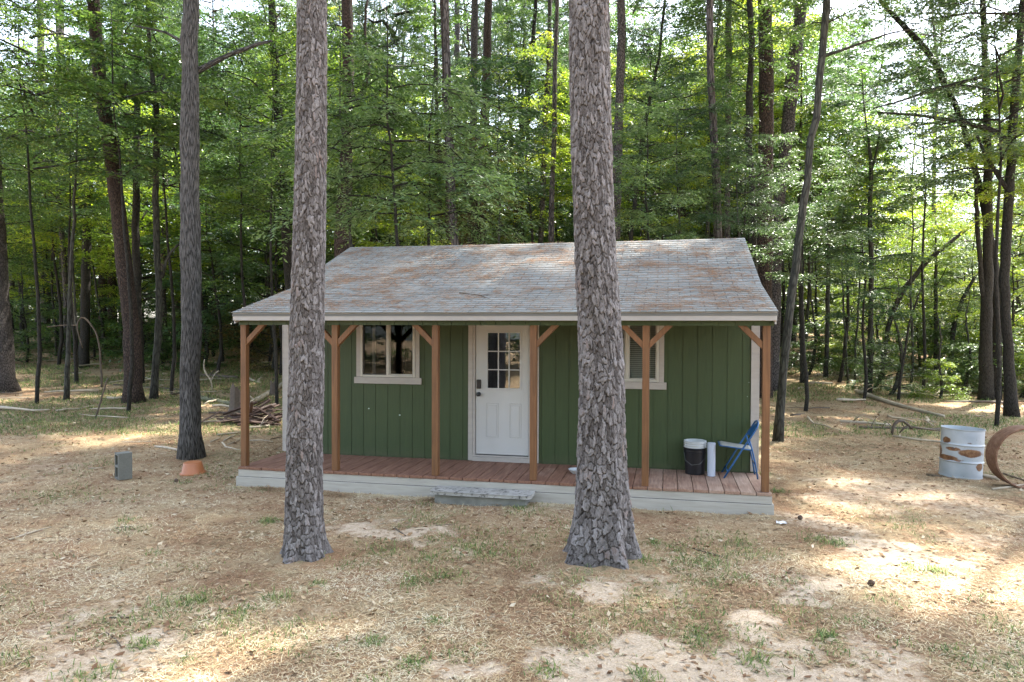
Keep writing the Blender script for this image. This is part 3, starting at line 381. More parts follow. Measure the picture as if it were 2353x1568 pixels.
SAND_SUN = [[6.3,-4.33,0.97,0.35,1.2],[6.59,-3.55,0.44,0.34,0.9],[5.54,-4.63,0.37,0.17,0.9],[4.49,-4.87,0.43,0.15,0.8],[5.53,-3.0,0.46,0.29,0.8],[5.98,-2.73,0.24,0.2,0.5],[8.23,-1.2,0.64,0.43,1.0],[8.46,-1.55,0.52,0.34,0.8],[7.59,-2.7,0.23,0.2,1.1],[7.51,-2.44,0.35,0.19,0.5],[3.09,-1.79,0.68,0.34,0.9],[3.62,-1.84,0.29,0.2,0.7],[2.19,-4.9,0.34,0.36,0.8],[1.48,-4.72,0.3,0.38,0.6],[2.18,-5.33,0.34,0.17,0.9],[3.31,-4.14,0.21,0.14,0.3],[2.65,-3.82,0.19,0.21,0.35],[1.03,-3.06,0.17,0.28,0.35],[7.59,-4.04,0.32,0.42,0.7],[7.79,-0.14,0.53,0.54,0.6],[9.24,1.74,1.06,0.94,0.55],[9.84,1.11,0.7,0.61,0.5],[8.38,1.01,0.47,0.54,0.5],[6.52,-3.4,0.21,0.16,0.9],[-3.6,0.29,0.49,0.5,0.4],[9.52,-0.38,0.49,0.37,0.45],[8.48,-2.16,0.28,0.19,0.4],[3.16,-5.17,0.25,0.12,0.5],[4.76,-3.53,0.25,0.13,0.3],[0.09,-3.61,0.25,0.24,0.3],[9.35,-1.34,0.26,0.32,0.4],[-3.34,2.02,0.48,0.52,0.3],[8.89,-2.68,0.22,0.22,0.35]]  # sand patches; the band between the foreground pines has sunlight painted in
TUFTS = [[3.08,-2.92],[2.89,-3.82],[3.06,-3.46],[4.17,-2.98],[4.07,-2.21],[3.27,-2.47],[3.79,-2.56],[4.07,-3.06],[4.33,-2.22],[4.81,-1.99],[5.18,-1.72],[6.23,-1.66],[6.39,-2.02],[6.59,-2.11],[6.72,-2.45],[6.16,-2.21],[6.31,-2.54],[6.48,-2.68],[6.92,-1.69],[5.96,-1.54],[7.7,-1.05],[7.85,-1.1],[6.87,-1.33],[4.03,-4.45],[4.4,-4.67],[5.53,-4.12],[6.65,-3.62],[7.17,-2.46],[2.82,-4.33],[2.27,-4.06],[2.12,-4.18],[2.76,-4.13],[2.41,-4.82],[1.0,-2.99],[-0.13,-2.08],[0.23,-2.37],[6.71,-4.11],[5.96,-4.53],[6.32,-3.81],[2.89,-4.98],[2.42,-5.34],[1.73,-5.31],[2.71,-2.88],[5.31,-4.59],[4.66,-4.45],[5.76,-2.17],[5.89,-2.21],[4.78,-2.53],[5.35,-2.76],[3.91,-3.21],[4.34,-3.99],[8.37,-1.7],[8.41,-1.82],[8.59,-1.84],[6.09,0.11],[2.98,-0.5],[4.27,-0.43],[7.66,1.37],[7.61,2.6],[8.74,-2.42],[8.63,-3.09],[8.12,-3.66],[7.6,-3.24],[7.93,-2.71],[7.26,-3.64],[7.21,-3.06],[-0.91,-0.07],[1.51,-1.7]]
FP1 = [(2.572, -2.817, -0.3, 0.1763), (2.572, -2.817, 0.224, 0.1763), (2.576, -2.811, 0.579, 0.1741), (2.589, -2.798, 1.229, 0.1698), (2.602, -2.787, 1.745, 0.1655), (2.602, -2.772, 2.746, 0.1547), (2.611, -2.747, 4.262, 0.1438), (2.62, -2.725, 5.562, 0.1395), (2.699, -2.531, 17.0, 0.084)]
FP2 = [(5.482, -2.17, -0.3, 0.2501), (5.482, -2.17, 0.372, 0.2501), (5.471, -2.166, 0.805, 0.2371), (5.461, -2.161, 1.239, 0.2219), (5.454, -2.155, 1.754, 0.2089), (5.389, -2.15, 2.972, 0.1894), (5.348, -2.139, 4.273, 0.1873), (5.321, -2.125, 5.573, 0.1851), (5.063, -1.991, 18.0, 0.111)]
STUMP1 = (-5.182, 7.812, 0.011)
STUMP2 = (-6.524, 11.696, 0.103)
HEAP = (-3.672, 5.994)
DEAD = [('bent_sapling', 'bent dead sapling arching over in the left woods, pale at its tip', 'dark', [[[-13.752, 12.337, 0.157, 0.0391], [-13.772, 12.343, 0.814, 0.0352], [-13.838, 12.341, 1.643, 0.0313], [-13.948, 12.324, 2.144, 0.0313], [-14.211, 12.272, 2.519, 0.0313], [-14.411, 12.231, 2.721, 0.0274], [-14.487, 12.215, 2.752, 0.0274], [-14.624, 12.182, 2.564, 0.0235], [-14.653, 12.172, 2.376, 0.0235], [-14.559, 12.187, 1.985, 0.0235], [-14.434, 12.209, 1.594, 0.0157]], [[-14.638, 12.176, 2.407, 0.0235], [-15.051, 12.086, 2.422, 0.0157], [-15.692, 11.943, 2.341, 0.0157]]]), ('leaning_stick', 'thin dark stick stuck leaning in the straw on the left', 'dark', [[[-8.11, 5.999, -0.011, 0.0222], [-7.972, 6.037, 0.466, 0.0222], [-7.803, 6.083, 1.032, 0.0166]]]), ('arched_branch', 'dark arched dead branch standing on the ground left of the drum', 'dark', [[[10.947, 7.761, -0.012, 0.0288], [10.955, 7.767, 0.209, 0.0336], [11.02, 7.783, 0.324, 0.0384], [11.095, 7.8, 0.382, 0.0384], [11.245, 7.832, 0.316, 0.0288], [11.321, 7.847, 0.22, 0.0288], [11.378, 7.859, 0.143, 0.024]], [[11.321, 7.847, 0.22, 0.024], [11.2, 7.819, 0.143, 0.0192], [11.116, 7.799, 0.046, 0.0144]], [[11.349, 7.853, 0.181, 0.024], [11.612, 7.91, 0.144, 0.0192], [11.988, 7.992, 0.097, 0.0144]]]), ('dead_branch', 'thin bare branch arching left from the foot of the two stemmed dark tree', 'dark', [[[18.04, 21.537, 0.298, 0.0255], [17.74, 21.474, 0.5, 0.0255], [17.308, 21.381, 0.669, 0.0255], [16.827, 21.275, 0.684, 0.017], [16.33, 21.164, 0.597, 0.017]]]), ('forked_branch', 'pale forked dead branch standing beside the furrowed grey trunk', 'pale', [[[-9.326, 12.431, 0.121, 0.0151], [-9.359, 12.43, 0.499, 0.0227], [-9.567, 12.388, 0.755, 0.0302], [-9.643, 12.375, 1.027, 0.0227], [-9.6, 12.388, 1.239, 0.0151]], [[-9.359, 12.43, 0.499, 0.0227], [-9.242, 12.459, 0.756, 0.0151], [-9.11, 12.49, 0.847, 0.0151]]])]
CONES = [(-1.06, -0.02, 'small dark pine cone just left of the orange tub'), (7.9, -2.33, 'small dark pine cone beyond the right grass tufts'), (7.67, -0.2, 'dark pine cone right of the porch corner')]
# ------------------------------------------------------------ ground
def axis(lo, hi, a, b, fine, n_out):
    core = np.arange(a, b+fine/2, fine)
    g = (np.linspace(0, 1, n_out)[1:])**2.2
    return np.concatenate([(a-(a-lo)*g)[::-1], core, b+(hi-b)*g])
xs = axis(-260, 260, -13, 18, .085, 46); ys = axis(-160, 260, -9.5, 12, .085, 46)
GX, GY = np.meshgrid(xs, ys); fx, fy = GX.ravel(), GY.ravel()
def sand_sun(x, y):
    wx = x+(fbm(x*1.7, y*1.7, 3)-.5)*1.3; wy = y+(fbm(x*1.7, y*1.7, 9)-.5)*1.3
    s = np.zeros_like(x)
    for px, py, rx, ry, st in SAND_SUN:
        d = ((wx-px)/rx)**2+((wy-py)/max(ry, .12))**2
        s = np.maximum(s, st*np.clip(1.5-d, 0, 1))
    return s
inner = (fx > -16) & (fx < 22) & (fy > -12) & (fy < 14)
sand = np.zeros(len(fx)); sand[inner] = sand_sun(fx[inner], fy[inner])
near = (fx > -13.5) & (fx < 18.5) & (fy > -10) & (fy < 12.5)
hz = gh(fx, fy)+np.where(near, (fbm(fx*2.2, fy*2.2, 1)-.5)*.05*np.clip(1, 0, 1), 0)+(fbm(fx*.25, fy*.25, 5)-.5)*.12*np.clip((np.hypot(fx-3, fy+2)-8)/10, 0, 1)
for (tx, ty, tr) in ((2.62, -2.77, .28), (5.45, -2.18, .36), (-2.13, 1.9, .28)):
    hz += .05*np.exp(-((fx-tx)**2+(fy-ty)**2)/(2*tr*tr))
hz = hz-np.where((fx > .1) & (fx < 7.2) & (fy > .2) & (fy < 6), .03, 0)
nx, ny = len(xs), len(ys)
ii = (np.arange(ny-1)[:, None]*nx+np.arange(nx-1)[None, :]).ravel()
GF = np.stack([ii, ii+1, ii+nx+1, ii+nx], 1)
green_ = np.clip((fbm(fx*.35+7, fy*.35, 21)-.42)*4, 0, 1)
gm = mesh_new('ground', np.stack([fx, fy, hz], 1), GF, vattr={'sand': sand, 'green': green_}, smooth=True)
m, nt, b = newmat('forest_floor'); c = coord(nt)
n1 = noise(nt, c, 1.1, 6, .6); n2 = noise(nt, c, 9, 6, .7); n3 = noise(nt, c, 55, 4, .7); n4 = noise(nt, mapv(nt, c, (30, 90, 30)), 1, 3, .6, 1.5)
straw = ramp(nt, math_(nt, 'MULTIPLY_ADD', n2, .5, math_(nt, 'MULTIPLY', n3, .5)), [(.30, (.19, .125, .07)), (.46, (.37, .26, .15)), (.60, (.50, .385, .24)), (.74, (.62, .51, .36))])
red = ramp(nt, math_(nt, 'MULTIPLY_ADD', n4, .5, math_(nt, 'MULTIPLY', n3, .5)), [(.3, (.15, .08, .045)), (.5, (.31, .185, .105)), (.7, (.47, .33, .21))])
base = mixc(nt, ramp(nt, n1, [(.42, (0, 0, 0)), (.60, (1, 1, 1))]), straw, red)
grn = ramp(nt, n3, [(.35, (.06, .07, .03)), (.65, (.17, .165, .08))])
base = mixc(nt, math_(nt, 'MULTIPLY', attr(nt, 'green'), ramp(nt, n2, [(.45, (0, 0, 0)), (.6, (.75, .75, .75))])), base, grn)
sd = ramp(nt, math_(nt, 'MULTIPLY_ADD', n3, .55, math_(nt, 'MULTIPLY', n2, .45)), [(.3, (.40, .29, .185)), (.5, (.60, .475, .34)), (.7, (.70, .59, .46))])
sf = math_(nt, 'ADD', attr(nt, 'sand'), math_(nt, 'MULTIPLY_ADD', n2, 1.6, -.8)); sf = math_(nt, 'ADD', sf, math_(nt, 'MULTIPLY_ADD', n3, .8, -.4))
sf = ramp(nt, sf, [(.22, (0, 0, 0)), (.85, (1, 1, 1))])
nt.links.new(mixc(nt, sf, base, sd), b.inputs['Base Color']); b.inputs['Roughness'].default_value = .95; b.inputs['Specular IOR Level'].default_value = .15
bump(nt, b, math_(nt, 'ADD', n3, math_(nt, 'ADD', n2, n4)), .9, .02)
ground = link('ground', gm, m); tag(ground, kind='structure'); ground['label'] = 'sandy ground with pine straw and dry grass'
def ghl(x, y):
    return gh(x, y)+(fbm(x*2.2, y*2.2, 1)-.5)*.05+(fbm(x*.25, y*.25, 5)-.5)*.12*np.clip((np.hypot(x-3, y+2)-8)/10, 0, 1)
def clear(x, y):
    k = ~((x > -.08) & (x < 7.45) & (y > -.08) & (y < 6.3))
    for (tx, ty, tr) in ((2.62, -2.77, .18), (5.45, -2.18, .22), (-2.13, 1.9, .18)): k &= (x-tx)**2+(y-ty)**2 > tr*tr
    return k
def infront(n, d0, d1, p=1.4):
    """random ground points inside the view wedge, denser near"""
    D = d0+(d1-d0)*rng.random(n)**p; a = (rng.random(n)-.5)*1.66
    x = CAM[0]+F0[0]*D+_R[0]*D*a; y = CAM[1]+F0[1]*D+_R[1]*D*a
    return x, y, D
def blades(x, y, z, L, wd, pitch, yaw, bend, var):
    """flat bent blades: two quads each"""
    n = len(x); d = np.stack([np.cos(yaw)*np.cos(pitch), np.sin(yaw)*np.cos(pitch), np.sin(pitch)], 1)
    s = np.stack([-np.sin(yaw), np.cos(yaw), np.zeros(n)], 1)*wd[:, None]/2; b0 = np.stack([x, y, z], 1)
    mid = b0+d*L[:, None]*.55; d2 = d.copy(); d2[:, 2] -= bend; d2 /= np.linalg.norm(d2, axis=1)[:, None]
    tip = mid+d2*L[:, None]*.45
    V = np.stack([b0-s, b0+s, mid+s*.9, mid-s*.9, tip+s*.25, tip-s*.25], 1).reshape(-1, 3)
    k = np.arange(n)*6; F = np.concatenate([np.stack([k, k+1, k+2, k+3], 1), np.stack([k+3, k+2, k+4, k+5], 1)])
    return V, F, np.concatenate([var, var])
# dry straw and needles lying on the ground
x, y, D = infront(400000, 3.9, 26, 1.55)
sn = sand_sun(x, y); k = clear(x, y) & (rng.random(len(x)) > np.clip(sn*1.6+(fbm(x*3, y*3, 31)-.5), 0, .93)); x, y, D = x[k], y[k], D[k]; n = len(x)
def ring(cx, cy, r0, m):
    a = rng.random(m)*6.283; r = r0+np.abs(rng.normal(0, .14, m)); return cx+r*np.cos(a), cy+r*np.sin(a)
for (cx, cy, r0, m) in ((2.62, -2.77, .25, 5000), (5.45, -2.18, .33, 7000), (-2.13, 1.9, .22, 1500)):
    xa, ya = ring(cx, cy, r0, m); x = np.concatenate([x, xa]); y = np.concatenate([y, ya]); D = np.concatenate([D, np.full(m, 7.)])
xa = rng.uniform(-.1, 7.5, 9000); ya = -.12-np.abs(rng.normal(0, .10, 9000)); k = ~((xa > 3.0) & (xa < 4.45) & (ya > -.42)); x = np.concatenate([x, xa[k]]); y = np.concatenate([y, ya[k]]); D = np.concatenate([D, np.full(k.sum(), 8.)]); n = len(x)
sc = 1+D*.05
V, F, vv = blades(x, y, ghl(x, y)+.004+.012*rng.random(n), (.02+.05*rng.random(n)**1.5)*sc, (.0016+.0022*rng.random(n))*sc, np.abs(rng.normal(0, .22, n)), rng.random(n)*6.283, .35*np.ones(n),
                  np.clip(rng.normal(.52, .22, n)+(fbm(x*.9, y*.9, 41)-.5)*1.1+(fbm(x*5, y*5, 43)-.5)*.7, 0, 1))
lit = link('dry_straw', mesh_new('dry_straw', V, F, fattr={'var': vv}), faceramp('straw', [(0, (.09, .045, .022)), (.22, (.24, .135, .07)), (.48, (.44, .32, .17)), (.78, (.60, .50, .31)), (1, (.68, .61, .44))]))
tag(lit, 'dry brown pine straw and dead grass strewn over the yard', 'straw', kind='stuff')
# green grass: tufts and thin patches
bx, by, bl = [], [], []
for (tx, ty) in TUFTS:
    D_ = (tx-CAM[0])*F0[0]+(ty-CAM[1])*F0[1]; nb = int(rng.integers(45, 130)); r_ = rng.uniform(.04, .13)
    bx.append(tx+rng.normal(0, r_, nb)); by.append(ty+rng.normal(0, r_, nb)); bl.append(rng.uniform(.04, .10)*(.5+rng.random(nb)))
X, Yy, D = infront(230000, 4, 34, 1.0)
g_ = fbm(X*.9, Yy*.9, 51); kk = (g_ > .58+.14*rng.random(len(X))) | ((D > 15) & (fbm(X*.3, Yy*.3, 52) > .47) & (rng.random(len(X)) < .8)); kk &= sand_sun(X, Yy) < .5+.3*rng.random(len(X))
X, Yy = X[kk], Yy[kk]; bx.append(X); by.append(Yy); bl.append((.02+.045*rng.random(len(X)))*np.where(D[kk] > 14, 1+.09*D[kk], 1.3))
bx, by, bl = map(np.concatenate, (bx, by, bl)); k = clear(bx, by); bx, by, bl = bx[k], by[k], bl[k]; n = len(bx)
D = (bx-CAM[0])*F0[0]+(by-CAM[1])*F0[1]
V, F, vv = blades(bx, by, ghl(bx, by), bl, (.003+.003*rng.random(n))*np.where(D > 14, 1+D*.09, 1.4), rng.uniform(.25, 1.25, n), rng.random(n)*6.283, .5+rng.random(n)*.8, np.clip(rng.normal(.45, .22, n), 0, 1))
gr = link('grass', mesh_new('grass', V, F, fattr={'var': vv}), faceramp('grass_blade', [(0, (.05, .10, .03)), (.4, (.12, .19, .05)), (.7, (.25, .29, .09)), (1, (.46, .42, .20))], .6, .3))
tag(gr, 'green grass tufts and thin grass growing through the straw', 'grass', kind='stuff')
# fallen leaves on the ground
x, y, D = infront(60000, 4, 45, .9); k = clear(x, y); x, y, D = x[k], y[k], D[k]; n = len(x)
def leafq(B, Dr, Nn, L, Wd):
    S = np.cross(Dr, Nn); S /= np.linalg.norm(S, axis=1)[:, None]+1e-9
    mid = B+Dr*L[:, None]*.5-Nn*(L*.06)[:, None]
    V = np.stack([B, mid+S*Wd[:, None]/2, B+Dr*L[:, None], mid-S*Wd[:, None]/2], 1).reshape(-1, 3)
    k = np.arange(len(B))*4; return V, np.stack([k, k+1, k+2, k+3], 1)
yw = rng.random(n)*6.283; dr = np.stack([np.cos(yw), np.sin(yw), rng.normal(0, .2, n)], 1); nn = np.stack([rng.normal(0, .4, n), rng.normal(0, .4, n), np.ones(n)], 1)
L = (.03+.04*rng.random(n))*(1+D*.03)
V, F = leafq(np.stack([x, y, ghl(x, y)+.012], 1), dr, nn, L, L*.5)
fl = link('fallen_leaves', mesh_new('fallen_leaves', V, F, fattr={'var': rng.random(n)}), faceramp('dead_leaf', [(0, (.12, .06, .03)), (.5, (.30, .19, .10)), (.85, (.40, .29, .17)), (1, (.50, .42, .30))]))
tag(fl, 'dead brown leaves scattered on the forest floor', 'leaves', kind='stuff')
# ------------------------------------------------------------ cabin
DZ = .276; L_ = 7.33
P_siding, nt, b = newmat('green_siding_paint'); c = coord(nt)
n = noise(nt, mapv(nt, c, (14, 14, 1.2)), 2.5, 6, .6); n2 = noise(nt, c, .8, 3)
nt.links.new(ramp(nt, math_(nt, 'MULTIPLY_ADD', n, .5, math_(nt, 'MULTIPLY', n2, .5)), [(.3, (.024, .043, .0125)), (.7, (.040, .066, .019))]), b.inputs['Base Color'])
b.inputs['Roughness'].default_value = .55; bump(nt, b, n, .3, .004)
_sx = N(nt, 'SeparateXYZ'); nt.links.new(c, _sx.inputs[0]); _src = b.inputs['Base Color'].links[0].from_socket   # mud splash near the deck
_d = math_(nt, 'ADD', math_(nt, 'MULTIPLY_ADD', _sx.outputs[2], -3.2, 1.55), math_(nt, 'MULTIPLY_ADD', noise(nt, c, 7, 5, .7), 1.2, -.6))
nt.links.new(mixc(nt, ramp(nt, _d, [(.2, (0, 0, 0)), (1., (.35, .35, .35))]), _src, (.11, .095, .06)), b.inputs['Base Color'])
P_trim = simple('trim_paint', (.36, .33, .30), .5, .10, 6, stretch=(1, 1, 4), bmp=.1)
P_skirt = wood('skirt_board_paint', (.38, .355, .31), .16, (2, 20, 22), .6)
P_white = simple('white_door_paint', (.46, .46, .45), .35, .04, 3)
P_vinyl = simple('window_vinyl', (.45, .43, .38), .4, .05, 5)
P_post = wood('stained_post_wood', (.155, .068, .024), .45, (24, 24, 1.6), .6)
P_black = simple('black_metal', (.015, .015, .017), .3, .2, 10)
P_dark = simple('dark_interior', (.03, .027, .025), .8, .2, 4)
def glassmat(name, base=.10):
    m, nt, b = newmat(name); gl = N(nt, 'BsdfGlossy'); gl.inputs['Roughness'].default_value = .012; gl.inputs[0].default_value = (.9, .95, 1, 1)
    nz = noise(nt, coord(nt), 2.5, 2); bp = N(nt, 'Bump'); bp.inputs['Strength'].default_value = .06; bp.inputs['Distance'].default_value = .02; nt.links.new(nz, bp.inputs['Height']); nt.links.new(bp.outputs[0], gl.inputs['Normal'])
    tr = N(nt, 'BsdfTransparent'); tr.inputs[0].default_value = (.78, .8, .8, 1); fr = N(nt, 'Fresnel'); fr.inputs[0].default_value = 1.5
    ms = N(nt, 'MixShader'); nt.links.new(math_(nt, 'ADD', fr.outputs[0], base), ms.inputs[0]); nt.links.new(tr.outputs[0], ms.inputs[1]); nt.links.new(gl.outputs[0], ms.inputs[2])
    nt.links.new(ms.outputs[0], nt.nodes['Material Output'].inputs[0]); return m
P_glass = glassmat('window_glass', .0); P_glass2 = glassmat('door_glass', .10)
P_deck, nt, b = newmat('stained_deck_boards'); c = coord(nt); oi = attr(nt, 'board')
n = noise(nt, mapv(nt, c, (30, 2.2, 30)), 1.5, 6, .6, .3); sx = N(nt, 'SeparateXYZ'); nt.links.new(c, sx.inputs[0]); n3 = noise(nt, c, 2.3, 4, .6)
dark_ = ramp(nt, n, [(.3, (.125, .056, .034)), (.55, (.21, .10, .06)), (.75, (.30, .18, .115))])
tan_ = ramp(nt, n, [(.3, (.25, .17, .12)), (.6, (.40, .28, .21)), (.75, (.50, .38, .30))])
wf = math_(nt, 'ADD', math_(nt, 'MULTIPLY_ADD', sx.outputs[0], .24, -.22), math_(nt, 'MULTIPLY_ADD', n3, 1.4, -.6)); wf = math_(nt, 'ADD', wf, math_(nt, 'MULTIPLY_ADD', oi, .4, -.2))
nt.links.new(mixc(nt, ramp(nt, wf, [(.2, (0, 0, 0)), (.9, (1, 1, 1))]), dark_, tan_), b.inputs['Base Color']); b.inputs['Roughness'].default_value = .75; bump(nt, b, n, .4, .004)
# roof shingles
P_roof, nt, b = newmat('asphalt_shingles'); uv = coord(nt, 'UV'); br = N(nt, 'TexBrick'); nt.links.new(uv, br.inputs['Vector'])
br.offset = .5; br.inputs['Scale'].default_value = 1; br.inputs['Brick Width'].default_value = .305; br.inputs['Row Height'].default_value = .13; br.inputs['Mortar Size'].default_value = .009; br.inputs['Mortar Smooth'].default_value = .1
br.inputs['Color1'].default_value = (.165, .178, .168, 1); br.inputs['Color2'].default_value = (.26, .27, .255, 1); br.inputs['Mortar'].default_value = (.04, .04, .038, 1); br.inputs['Bias'].default_value = 0
gn = noise(nt, uv, 260, 2, .8); gn2 = noise(nt, uv, 1.1, 5, .6)
cc = mixc(nt, .35, br.outputs[0], ramp(nt, gn, [(.35, (.12, .12, .115)), (.65, (.40, .40, .38))]))
cc = mixc(nt, ramp(nt, gn2, [(.42, (0, 0, 0)), (.68, (.55, .55, .55))]), cc, (.35, .335, .30))
nt.links.new(cc, b.inputs['Base Color']); b.inputs['Roughness'].default_value = .9; b.inputs['Specular IOR Level'].default_value = .3; bump(nt, b, gn, .4, .003)
cab = thing('cabin', 'small dark green cabin with a shingle roof, white door and covered wooden porch', 'cabin', (3.67, 3, 0))
O = (3.67, 3, 0)
def mb(): return MB(O)
YW = 1.23; HW = 2.845   # front wall plane, wall top
WIN = [(1.338, 2.252, 1.535, 2.45), (5.065, 5.979, 1.535, 2.45)]; DOOR = (3.19, 4.10, DZ, 2.46)
def cut(a, b, z0, z1, holes):
    """list of rects of [a,b]x[z0,z1] minus holes"""
    R = [(a, b, z0, z1)]
    for hx0, hx1, hz0, hz1 in holes:
        o = []
        for (p, q, r, s) in R:
            if hx1 <= p or hx0 >= q or hz1 <= r or hz0 >= s: o.append((p, q, r, s)); continue
            if hx0 > p: o.append((p, hx0, r, s))
            if hx1 < q: o.append((hx1, q, r, s))
            m0, m1 = max(p, hx0), min(q, hx1)
            if hz0 > r: o.append((m0, m1, r, hz0))
            if hz1 < s: o.append((m0, m1, hz1, s))
        R = o
    return R
holes = WIN+[DOOR]
wb = mb()
for (p, q, r, s) in cut(0, L_, .10, HW, holes): wb.box(p, q, YW+.012, YW+.09, r, s)
g0 = 6.106-.2055*30
for i in range(40):
    a = max(g0+.2055*i+.0035, .0); b_ = min(g0+.2055*(i+1)-.0035, L_)
    if b_ <= a+.01: continue
    for (p, q, r, s) in cut(a, b_, DZ+.015, HW-.002, holes): wb.box(p, q, YW+.003, YW+.0115, r, s)
YB, YR, ZR, ZB, YE, ZE = 6.23, 3.734, 3.634+DZ, 2.675+DZ, -.15, 2.243+DZ
for xw in (0, L_):  # gable end walls
    s_ = 1 if xw == 0 else -1
    P = [(YW+.09, .1), (YB, .1), (YB, HW), (YR, ZR-.12), (YW+.09, HW)]
    V = [(xw, p[0], p[1]) for p in P]+[(xw+s_*.09, p[0], p[1]) for p in P]; n_ = 5
    F = [tuple(range(n_)), tuple(range(2*n_-1, n_-1, -1))]+[(i, i+n_, (i+1) % n_+n_, (i+1) % n_) for i in range(n_)]
    wb.add(V, F)
    for i in range(22):
        y0 = YW+.1+.2055*i
        if y0+.19 < YB: wb.box(min(xw-s_*.012, xw-s_*.0), max(xw-s_*.012, xw-s_*.0), y0, min(y0+.193, YB), .12, HW-.12)
wb.box(.09, L_-.09, YB-.09, YB, .1, HW)
wb.build('wall', P_siding, cab)
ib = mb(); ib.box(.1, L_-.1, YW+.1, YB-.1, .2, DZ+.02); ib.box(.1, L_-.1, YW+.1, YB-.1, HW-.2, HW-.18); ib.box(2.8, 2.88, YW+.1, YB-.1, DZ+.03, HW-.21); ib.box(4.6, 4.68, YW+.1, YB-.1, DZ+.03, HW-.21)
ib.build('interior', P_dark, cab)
# corner trims, wall paint chips
for x0 in (-.014, 7.25):
    t = mb(); t.box(x0, x0+.094, YW-.02, YW-.002, DZ+.02, HW-.02)
    xs_ = x0-.0 if x0 < 0 else x0+.094
    t.box(xs_-.018 if x0 < 0 else xs_, xs_ if x0 < 0 else xs_+.018, YW-.022, YW+.09, DZ+.02, HW-.3); t.build('corner_trim', P_trim, cab, bevel=.003)
# windows
def window(x0, x1, z0, z1, kind):
    t = mb(); t.box(x0-.012, x1+.012, YW-.028, YW+.07, z0-.001, z1); f = None
    fr = mb(); w_ = .034
    for (a, b2, c0, c1) in ((x0, x0+w_, z0, z1), (x1-w_, x1, z0, z1), (x0+w_, x1-w_, z0, z0+w_), (x0+w_, x1-w_, z1-w_, z1)): fr.box(a, b2, YW-.030, YW+.06, c0, c1)
    xm = (x0+x1)/2; fr.box(xm-.022, xm+.022, YW-.02, YW+.05, z0+w_, z1-w_)
    f = fr.build('window', P_vinyl, cab, bevel=.004)
    s1 = MB(O)
    for (a, b2) in ((x0+w_, xm-.022), (xm+.022, x1-w_)):
        s1 = MB(O); q = .016
        for (p, r, c0, c1) in ((a, a+q, z0+w_, z1-w_), (b2-q, b2, z0+w_, z1-w_), (a+q, b2-q, z0+w_, z0+w_+q), (a+q, b2-q, z1-w_-q, z1-w_)): s1.box(p, r, YW+.0, YW+.03, c0, c1)
        s1.build('sash', P_vinyl if b2 > xm or kind else P_black, f)
        g = MB(O); g.add([(a, YW+.018, z0+w_), (b2, YW+.018, z0+w_), (b2, YW+.018, z1-w_), (a, YW+.018, z1-w_)], [(0, 1, 2, 3)]); g.build('pane', P_glass, f)
    for (a, b2) in ((x0-.072, x0-.003), (x1+.003, x1+.072)):
        t = MB(O); t.box(a, b2, YW-.022, YW-.001, z0-.003, z1+.05); t.build('side_trim', P_trim, f, bevel=.003)
    t = MB(O); t.box(x0-.105, x1+.108, YW-.034, YW-.001, z0-.105, z0-.004); t.build('sill', P_trim, f, bevel=.004)
    if kind:
        bl = MB(O)
        for i in range(30):
            z = z0+.05+i*.029; bl.add([(xm+.02, YW+.085, z), (x1-.03, YW+.085, z), (x1-.03, YW+.105, z+.022), (xm+.02, YW+.105, z+.022)], [(0, 1, 2, 3)])
        bl.build('blind', simple('blind_slats', (.58, .58, .50), .6, .1, 5), f)
        cu = MB(O); V = []; F = []
        for i in range(41):
            x = x0+.03+(xm-.01-x0-.03)*i/40; yy = YW+.10+.012*math.sin(i*1.1); V += [(x, yy, z0+.03), (x, yy, z1-.03)]
        for i in range(40): F.append((2*i, 2*i+2, 2*i+3, 2*i+1))
        cu.add(V, F); cu.build('curtain', simple('curtain_cloth', (.62, .62, .60), .8, .08, 3), f, smooth=True)
    else:
        cu = MB(O); cu.box(x0+.08, x0+.13, YW+.25, YW+.28, z0-.3, z1); cu.build('furnishing', simple('pale_frame_wood', (.35, .33, .3), .6, .1, 5), f)
    return f
window(*WIN[0], 0); window(*WIN[1], 1)
# door
df = mb(); df.box(3.115, 3.187, YW-.024, YW-.001, DZ+.004, 2.55); df.box(4.103, 4.215, YW-.024, YW-.001, DZ+.004, 2.55)
df.box(3.192, 3.226, YW-.03, YW+.07, DZ+.004, 2.455); df.box(4.064, 4.098, YW-.03, YW+.07, DZ+.004, 2.455); df.box(3.226, 4.064, YW-.03, YW+.07, 2.42, 2.455); df.box(3.115, 4.215, YW-.0245, YW-.0015, 2.553, 2.62)
df.build('door_frame', P_trim, cab, bevel=.003)
th = mb(); th.box(3.19, 4.10, YW-.05, YW+.05, DZ+.002, DZ+.068); th.box(3.19, 4.10, YW-.035, YW+.06, DZ+.07, DZ+.094); th.build('threshold', P_trim, cab, bevel=.004)
dx0, dx1, dz0, dz1 = 3.232, 4.058, .385, 2.415; gx0, gx1, gz0, gz1 = 3.395, 3.945, 1.375, 2.262
dm = mb(); yd = YW-.006
for (p, q, r, s) in cut(dx0, dx1, dz0, dz1, [(gx0+.02, gx1-.02, gz0+.02, gz1-.02)]): dm.box(p, q, yd, yd+.044, r, s)
door = dm.build('door', P_white, cab)
pm = mb()
for (a, b2) in ((3.395, 3.59), (3.76, 3.945)):
    z0, z1 = .64, 1.165; e = .012
    for (p, q, r, s) in ((a, b2, z0, z0+e), (a, b2, z1-e, z1), (a, a+e, z0+e, z1-e), (b2-e, b2, z0+e, z1-e)): pm.box(p, q, yd-.007, yd+.001, r, s)
    pm.box(a+.03, b2-.03, yd-.005, yd+.001, z0+.03, z1-.03)
pm.build('door_panel', P_white, door, bevel=.003)
gf = mb()
